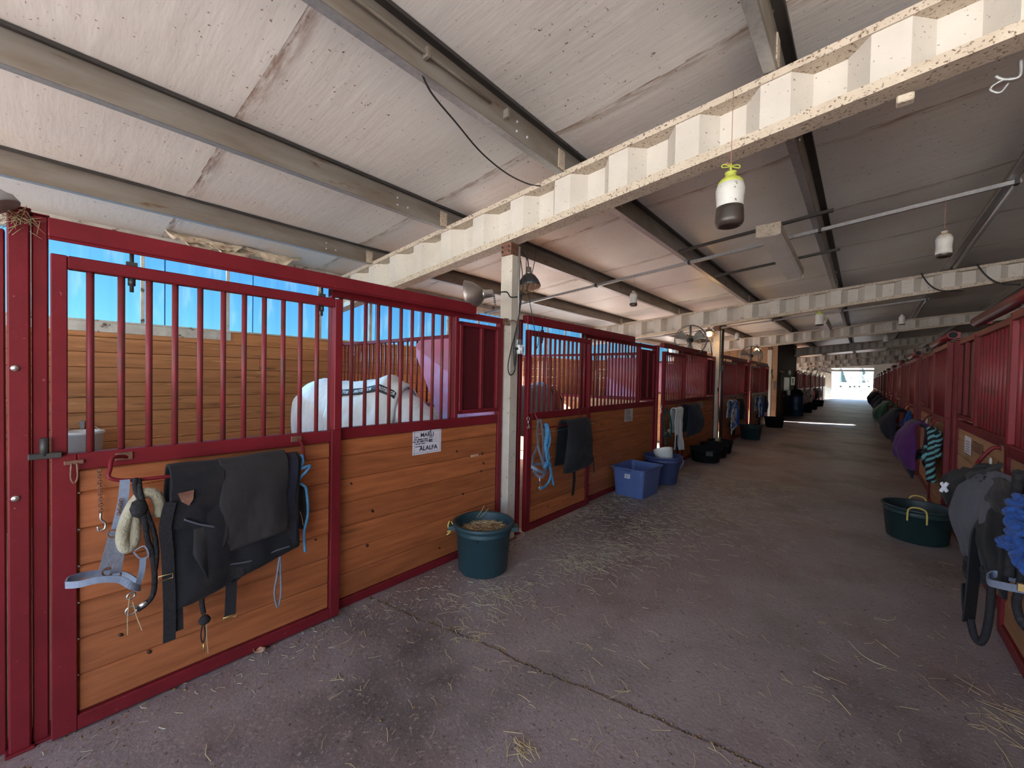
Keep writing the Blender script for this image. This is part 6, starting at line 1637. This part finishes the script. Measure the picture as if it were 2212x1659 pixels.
def horse(name, loc, ang, m, label, neck_down=0.2, mane='horse_white', scale=1.0):
    mb = MB(); loft_x(mb, BODY)
    # neck and head
    px, pz = 1.18 - 0.12*neck_down, 1.72 - 1.05*neck_down
    w = Vector((0.52, 0, 1.28)); poll = Vector((px, 0, pz))
    mb.tube([w + Vector((-0.12, 0, -0.05)), w.lerp(poll, 0.35) + Vector((0, 0, 0.03)), w.lerp(poll, 0.7) + Vector((0, 0, 0.03)), poll], [0.27, 0.21, 0.155, 0.115], 12)
    hd = Vector((0.55, 0, -0.83)).normalized() if neck_down < 0.6 else Vector((0.35, 0, -0.93)).normalized()
    mb.tube([poll - hd*0.06, poll + hd*0.10, poll + hd*0.25, poll + hd*0.42, poll + hd*0.54, poll + hd*0.60], [0.07, 0.125, 0.115, 0.08, 0.075, 0.04], 12)
    # jointed legs
    for sy in (-1, 1):
        fx = 0.50 + 0.06*sy
        mb.tube([(fx, 0.14*sy, 1.05), (fx, 0.17*sy, 0.82), (fx + 0.02, 0.16*sy, 0.60), (fx + 0.015, 0.16*sy, 0.48), (fx, 0.16*sy, 0.28), (fx, 0.16*sy, 0.14), (fx + 0.05, 0.16*sy, 0.07), (fx + 0.06, 0.16*sy, 0.0)], [0.15, 0.12, 0.075, 0.062, 0.04, 0.048, 0.052, 0.065], 10)
        hx = -0.58 - 0.07*sy
        mb.tube([(hx + 0.02, 0.13*sy, 1.10), (hx + 0.12, 0.17*sy, 0.88), (hx + 0.02, 0.17*sy, 0.66), (hx - 0.13, 0.17*sy, 0.53), (hx - 0.10, 0.17*sy, 0.34), (hx - 0.09, 0.17*sy, 0.16), (hx - 0.04, 0.17*sy, 0.07), (hx - 0.03, 0.17*sy, 0.0)], [0.21, 0.16, 0.10, 0.066, 0.048, 0.05, 0.052, 0.065], 10)
    for sy in (-1, 1):
        mb.tube([poll + Vector((-0.03, 0.06*sy, 0.06)), poll + Vector((-0.02, 0.075*sy, 0.15)), poll + Vector((0.0, 0.07*sy, 0.21))], [0.04, 0.03, 0.008], 8)
    me = bpy.data.meshes.new('raw'); me.from_pydata(mb.v, [], mb.f); me.update()
    bm = bmesh.new(); bm.from_mesh(me); bmesh.ops.recalc_face_normals(bm, faces=bm.faces); bm.to_mesh(me); bm.free()
    o = bpy.data.objects.new('raw', me); COL.objects.link(o)
    md = o.modifiers.new('r', 'REMESH'); md.mode = 'VOXEL'; md.voxel_size = 0.03; md.use_smooth_shade = True
    sm = o.modifiers.new('s', 'SMOOTH'); sm.factor = 0.6; sm.iterations = 6
    dg = bpy.context.evaluated_depsgraph_get(); dg.update()
    me2 = bpy.data.meshes.new_from_object(o.evaluated_get(dg)); bpy.data.objects.remove(o)
    me2.materials.clear()
    t = thing(name, loc, label, 'horse', 'horses in the left stalls')
    Rm = Matrix.Rotation(ang, 3, 'Z') * scale
    def place(p): return Rm @ Vector(p) + Vector(loc)
    for v in me2.vertices: v.co = Rm @ v.co
    for p in me2.polygons: p.use_smooth = True
    link('body', me2, m, t, loc)
    tail = MB().tube(smooth_path([place(q) for q in ((-0.84, 0, 1.34), (-0.93, 0, 1.25), (-0.95, 0, 1.0), (-0.93, 0.02, 0.7), (-0.92, 0.02, 0.4))], 5), [0.03]*3 + [0.055]*14 + [0.05]*3 + [0.015], 10); tail.build('tail', mane, t)
    mn = MB(); 
    for i in range(7):
        q = w.lerp(poll, i/6) + Vector((0.0, 0.0, 0.20 - 0.09*i/6)); mn.tube([place(q), place(q + Vector((-0.03, -0.07, -0.05))), place(q + Vector((-0.02, -0.13, -0.2)))], [0.03, 0.035, 0.008], 7)
    mn.build('mane', mane, t)
    for sy in (-1, 1): MB().lathe([(0.0005, -0.02), (0.018, 0), (0.0005, 0.02)], place(poll + hd*0.16 + Vector((0.04, 0.095*sy, 0.03))), 8).build('eye', 'skin_dark', t)
    return t, place
def sheet_on(t, place, x0, x1, m, name='fly_sheet', drop=0.75, th=0.012, off=0.022, sag=0.0):
    def st(x):
        for (a, z0, r0, q0), (b_, z1, r1, q1) in zip(BODY, BODY[1:]):
            if a <= x <= b_:
                f = (x - a)/(b_ - a); f = f*f*(3 - 2*f); return (z0 + (z1-z0)*f, r0 + (r1-r0)*f, q0 + (q1-q0)*f)
    def fn(u, v):
        x = x0 + (x1 - x0)*u; z, rz, ry = st(x); a = math.pi*(-0.18 + 1.36*v)
        k_ = off + 0.012*fbm(x*5 + 3, v*7)
        rz2 = rz + k_ + (0.03*math.sin(math.pi*u) if sag else 0)
        yy_ = (ry + k_)*math.cos(a); zz = z + rz2*math.sin(a)
        if math.sin(a) < 0.1: yy_ = (ry + k_ + 0.02)*math.copysign(1, math.cos(a)); zz = z + 0.1*rz2 + (math.sin(a) - 0.1)*0.75
        return place((x, yy_, zz))
    return MB().grid(fn, 46, 30, th).build(name, m, t)
# white horse in the first stall, quarters to the left, head down behind the feed hatch
rump, fore = Vector((-5.02, 2.02, 0)), Vector((-3.45, 2.56, 0))
dv = (fore - rump); ang = math.atan2(dv.y, dv.x)
t, place = horse('white_horse', (rump + fore)/2, ang, 'horse_white', 'white horse in a pale fly sheet behind the bars of the first stall', 0.75, 'horse_white', 1.0)
fs_ = sheet_on(t, place, -0.16, 0.66, 'fly_sheet', sag=1)
ex = (place((1, 0, 0)) - place((0, 0, 0))).normalized()
# printed band along the back of the sheet
def band(u, v):
    x = -0.14 + 0.78*u
    for (a, z0, r0, q0), (b_, z1, r1, q1) in zip(BODY, BODY[1:]):
        if a <= x <= b_: f = (x - a)/(b_ - a); z, rz, ry = z0 + (z1-z0)*f, r0 + (r1-r0)*f, q0 + (q1-q0)*f
    a = math.radians(-(52 - 12*v) ); k_ = 0.045
    return place((x, (ry + k_)*math.sin(a), z + (rz + k_ + 0.03*math.sin(math.pi*(x + 0.16)/0.82))*math.cos(a)))
MB().grid(band, 30, 3, -0.004).build('printed_band', 'band_black', fs_)
for i, xx in enumerate((-0.02, 0.27, 0.54)):
    c = Vector(band((xx + 0.14)/0.78, 0.5)); u_ = (Vector(band((xx + 0.2)/0.78, 0.5)) - Vector(band((xx + 0.08)/0.78, 0.5))).normalized(); up_ = (Vector(band((xx + 0.14)/0.78, 1)) - Vector(band((xx + 0.14)/0.78, 0))).normalized()
    put_text('band_lettering', 'PROTECTOR', 0.05, c + u_.cross(up_)*0.008, u_, up_, fs_, 'band_text', 0.75)
# brown horse with a grey blanket in the second stall
t, place = horse('brown_horse', (-4.3, 5.28, 0), math.radians(-97), 'horse_brown', 'brown horse wearing a grey blanket in the second stall', 0.3, 'horse_dark', 0.97)
sheet_on(t, place, -0.42, 0.66, 'horse_blanket', 'blanket')
t, place = horse('dark_horse', (-4.3, 9.4, 0), math.radians(-100), 'horse_dark', 'dark horse in a blue checked blanket in the third stall', 0.3, 'horse_dark', 0.97)
sheet_on(t, place, -0.55, 0.66, 'plaid_blanket', 'blanket')

# ------------------------------------------------------------------ hay on the floor
def hay(name, spots, m, label, seed):
    random.seed(seed); mb = MB()
    for (cx, cy, sx, sy, n, lmax) in spots:
        for i in range(n):
            x, y = random.gauss(cx, sx), random.gauss(cy, sy)
            if not (-A + 0.04 < x < B - 0.03): continue
            a = random.gauss(-0.5, 0.7) if random.random() < 0.6 else random.uniform(0, 6.28)
            L = random.uniform(0.02, lmax); b_ = a + random.uniform(-0.5, 0.5); r = random.uniform(0.001, 0.0021)
            z = 0.001 + random.random()*0.006
            p0 = Vector((x, y, z)); p1 = p0 + Vector((math.cos(a), math.sin(a), random.uniform(-0.02, 0.12)))*L*0.5; p2 = p1 + Vector((math.cos(b_), math.sin(b_), random.uniform(-0.15, 0.05)))*L*0.5
            p1.z = max(0.001, p1.z); p2.z = max(0.001, p2.z)
            mb.tube([p0, p1, p2], r, 3, cap=False)
    o = mb.build(name, m, None, (0, 0, 0)); tag(o, label, 'hay', kind='stuff')
g = lambda u, v: P(u, v, z=0)
def sp(u, v, sx, sy, n, L): q = g(u, v); return (q.x, q.y, sx, sy, n, L)
hay('loose_hay', [sp(1400, 1145, 0.28, 0.45, 420, 0.14), sp(1290, 1195, 0.2, 0.22, 260, 0.13), sp(1240, 1215, 0.12, 0.10, 160, 0.12), sp(1560, 1065, 0.45, 0.9, 380, 0.14), sp(1500, 1110, 0.4, 0.7, 240, 0.14), sp(1330, 1090, 0.15, 0.6, 220, 0.12), sp(1450, 1030, 0.25, 0.7, 160, 0.12),
                  sp(1080, 1285, 0.14, 0.10, 110, 0.12), sp(990, 1305, 0.16, 0.12, 90, 0.10), sp(1160, 1260, 0.25, 0.2, 90, 0.1),
                  (-2.5, 1.6, 0.1, 0.9, 260, 0.05), (-2.45, 3.7, 0.12, 0.5, 320, 0.08), (-2.5, 5.0, 0.1, 0.6, 160, 0.08)], 'hay', 'pale loose hay strewn along the left half of the aisle floor', 11)
hay('stray_straw', [(-0.8, 3.5, 0.7, 2.2, 150, 0.12), (-1.2, 1.6, 0.6, 0.5, 70, 0.09), sp(1120, 1605, 0.035, 0.02, 26, 0.09), sp(2190, 1560, 0.10, 0.12, 60, 0.16), sp(2000, 1480, 0.3, 0.4, 40, 0.13), (0.1, 7, 0.4, 2.5, 90, 0.12), (-2.0, 1.2, 0.3, 0.25, 40, 0.08), sp(1010, 1362, 0.08, 0.05, 30, 0.09), sp(1270, 1395, 0.02, 0.02, 5, 0.1)], 'straw', 'scattered single straws over the middle and right of the aisle floor', 12)
def stalk(pts, label):
    t = thing('straw_stem', g(*pts[0]), label, 'straw'); cord('stem', 'hay', t, [g(u, v) + Vector((0, 0, 0.004)) for u, v in pts], 0.002, sides=5)
stalk([(1832, 1385), (1858, 1412), (1885, 1430), (1915, 1441)], 'long curved straw lying in the middle right of the aisle')
stalk([(1756, 1452), (1775, 1462), (1792, 1470)], 'short straight straw near the middle of the aisle')
stalk([(1888, 1335), (1915, 1341), (1932, 1338), (1934, 1332)], 'bent straw lying toward the right of the aisle')
t = thing('dry_leaf', g(558, 1415), 'curled tan leaf on the floor below the nearest stall door', 'leaf')
lc = g(560, 1412)
def leaf(u, v):
    a = (u - 0.5)*2; w_ = 0.028*math.sin(math.pi*min(1, max(0, u)))**0.7 + 0.001
    return lc + Vector((0.035*a*0.8 - 0.6*w_*(v - 0.5), 0.035*a*0.5 + w_*(v - 0.5)*1.6, 0.006 + 0.018*abs(2*v - 1) + 0.012*a*a))
MB().grid(leaf, 10, 7, 0.001).build('blade', 'leaf_dry', t); cord('stalk', 'bark', t, [lc + Vector((0.02, 0.016, 0.014)), lc + Vector((0.045, 0.03, 0.01))], 0.0015, sides=4)
# small clods near the wall
random.seed(5); mb = MB()
for i in range(900):
    y = random.uniform(-0.6, 6.8); x = -A + 0.03 + abs(random.gauss(0, 0.16)) if random.random() < 0.7 else random.uniform(-A + 0.1, -0.9)
    r = random.uniform(0.002, 0.006) if random.random() < 0.9 else random.uniform(0.006, 0.011)
    mb.lathe([(0.0002, -r*0.5), (r, -r*0.2), (r*0.7, r*0.5), (0.0002, r*0.7)], (x, y, r*0.3), 5)
tag(mb.build('floor_grit', 'feed', None, (0, 0, 0)), 'brown grit and crumbs scattered along the foot of the left stalls', 'grit', kind='stuff')
# ------------------------------------------------------------------ beyond the open end
def tree(p, h, label, kind, seed):
    random.seed(seed); t = thing('bare_tree' if kind == 0 else 'evergreen_tree', p, label, 'tree', 'trees on the skyline')
    p = Vector(p)
    MB().tube([p, p + Vector((0.1, 0, h*0.3)), p + Vector((0, 0.1, h*0.6))], [h*0.03, h*0.022, h*0.012], 7).build('trunk', 'bark', t)
    mb = MB()
    if kind == 0:
        for i in range(46):
            a = random.uniform(0, 6.28); e = random.uniform(0.3, 1.3); L = h*random.uniform(0.25, 0.45); b_ = p + Vector((0, 0, h*random.uniform(0.25, 0.6)))
            d = Vector((math.cos(a)*math.cos(e), math.sin(a)*math.cos(e), math.sin(e))); mb.tube([b_, b_ + d*L*0.6, b_ + d*L + Vector((0, 0, L*0.15))], [h*0.012, h*0.009, h*0.004], 4)
            for q in range(3):
                d2 = (d + Vector((random.uniform(-.6, .6), random.uniform(-.6, .6), random.uniform(-.1, .6)))).normalized(); c = b_ + d*L*random.uniform(0.4, 0.9); mb.tube([c, c + d2*L*0.4], [h*0.007, h*0.003], 4)
        tag(mb.build('branches', 'twigs', t), kind='stuff')
    else:
        mb.lathe([(h*0.28, h*0.12), (h*0.30, h*0.2), (h*0.2, h*0.45), (h*0.22, h*0.5), (h*0.1, h*0.8), (0.01, h)], p, 9); mb.build('crown', 'evergreen', t)
vx = 1863.2
for i in range(11):
    u = 1780 + 11.5*i; y = 330 + 55*((i*7) % 5)
    q = P(u, 828, y=y); tree((q.x, y, -0.14), (7 + (i*5 % 4)*1.5) * y/330, '%s skyline tree counted from the left through the open end' % (ORD[i] if i < 14 else ['fifteenth', 'sixteenth'][i - 14]), 1 if i in (3, 7) else 0, 300 + i)
f = None
for i, u in enumerate((1795, 1804, 1832, 1860, 1884)):
    y = 112.0; q = P(u, 840, y=y)
    t = thing('fence_post', (q.x, y, 0), 'thin pasture fence post seen through the open end, %s from the left' % ORD[i], 'fence post', 'pasture fence posts')
    MB().tube([(q.x, y, -0.1), (q.x, y, 2.3)], 0.09, 8).build('post', 'bark', t); MB().tube([(q.x, y, 2.3), (q.x, y, 2.36)], [0.09, 0.03], 8).build('cap', 'bark', t)
t = thing('fence_wires', (-6, 112, 1), 'pasture fence wires seen through the open end', 'fence')
for z in (0.5, 1.1, 1.7): MB().tube([(-40, 112, z), (30, 112, z)], 0.03, 5).build('wire', 'galvanised', t)
for i, u in enumerate((1826, 1836, 1847, 1868)):
    y = 190.0 + 12*i; q = P(u, 834, y=y); t = thing('parked_car', (q.x, y, -0.08), 'tiny distant parked car, %s from the left beyond the pasture' % ORD[i], 'car', 'distant parked cars')
    MB().prism([(q.x - 2.2, y, 0.25), (q.x + 2.2, y, 0.25), (q.x + 2.2, y, 1.1), (q.x + 1.3, y, 1.2), (q.x + 0.8, y, 1.75), (q.x - 1.2, y, 1.75), (q.x - 1.8, y, 1.2), (q.x - 2.2, y, 1.1)], (0, 1.8, 0)).build('body', 'car_paint', t)
    for dx in (-1.3, 1.3): MB().tube([(q.x + dx, y - 0.05, 0.27), (q.x + dx, y + 0.2, 0.27)], 0.35, 10).build('wheel', 'rubber_black', t)
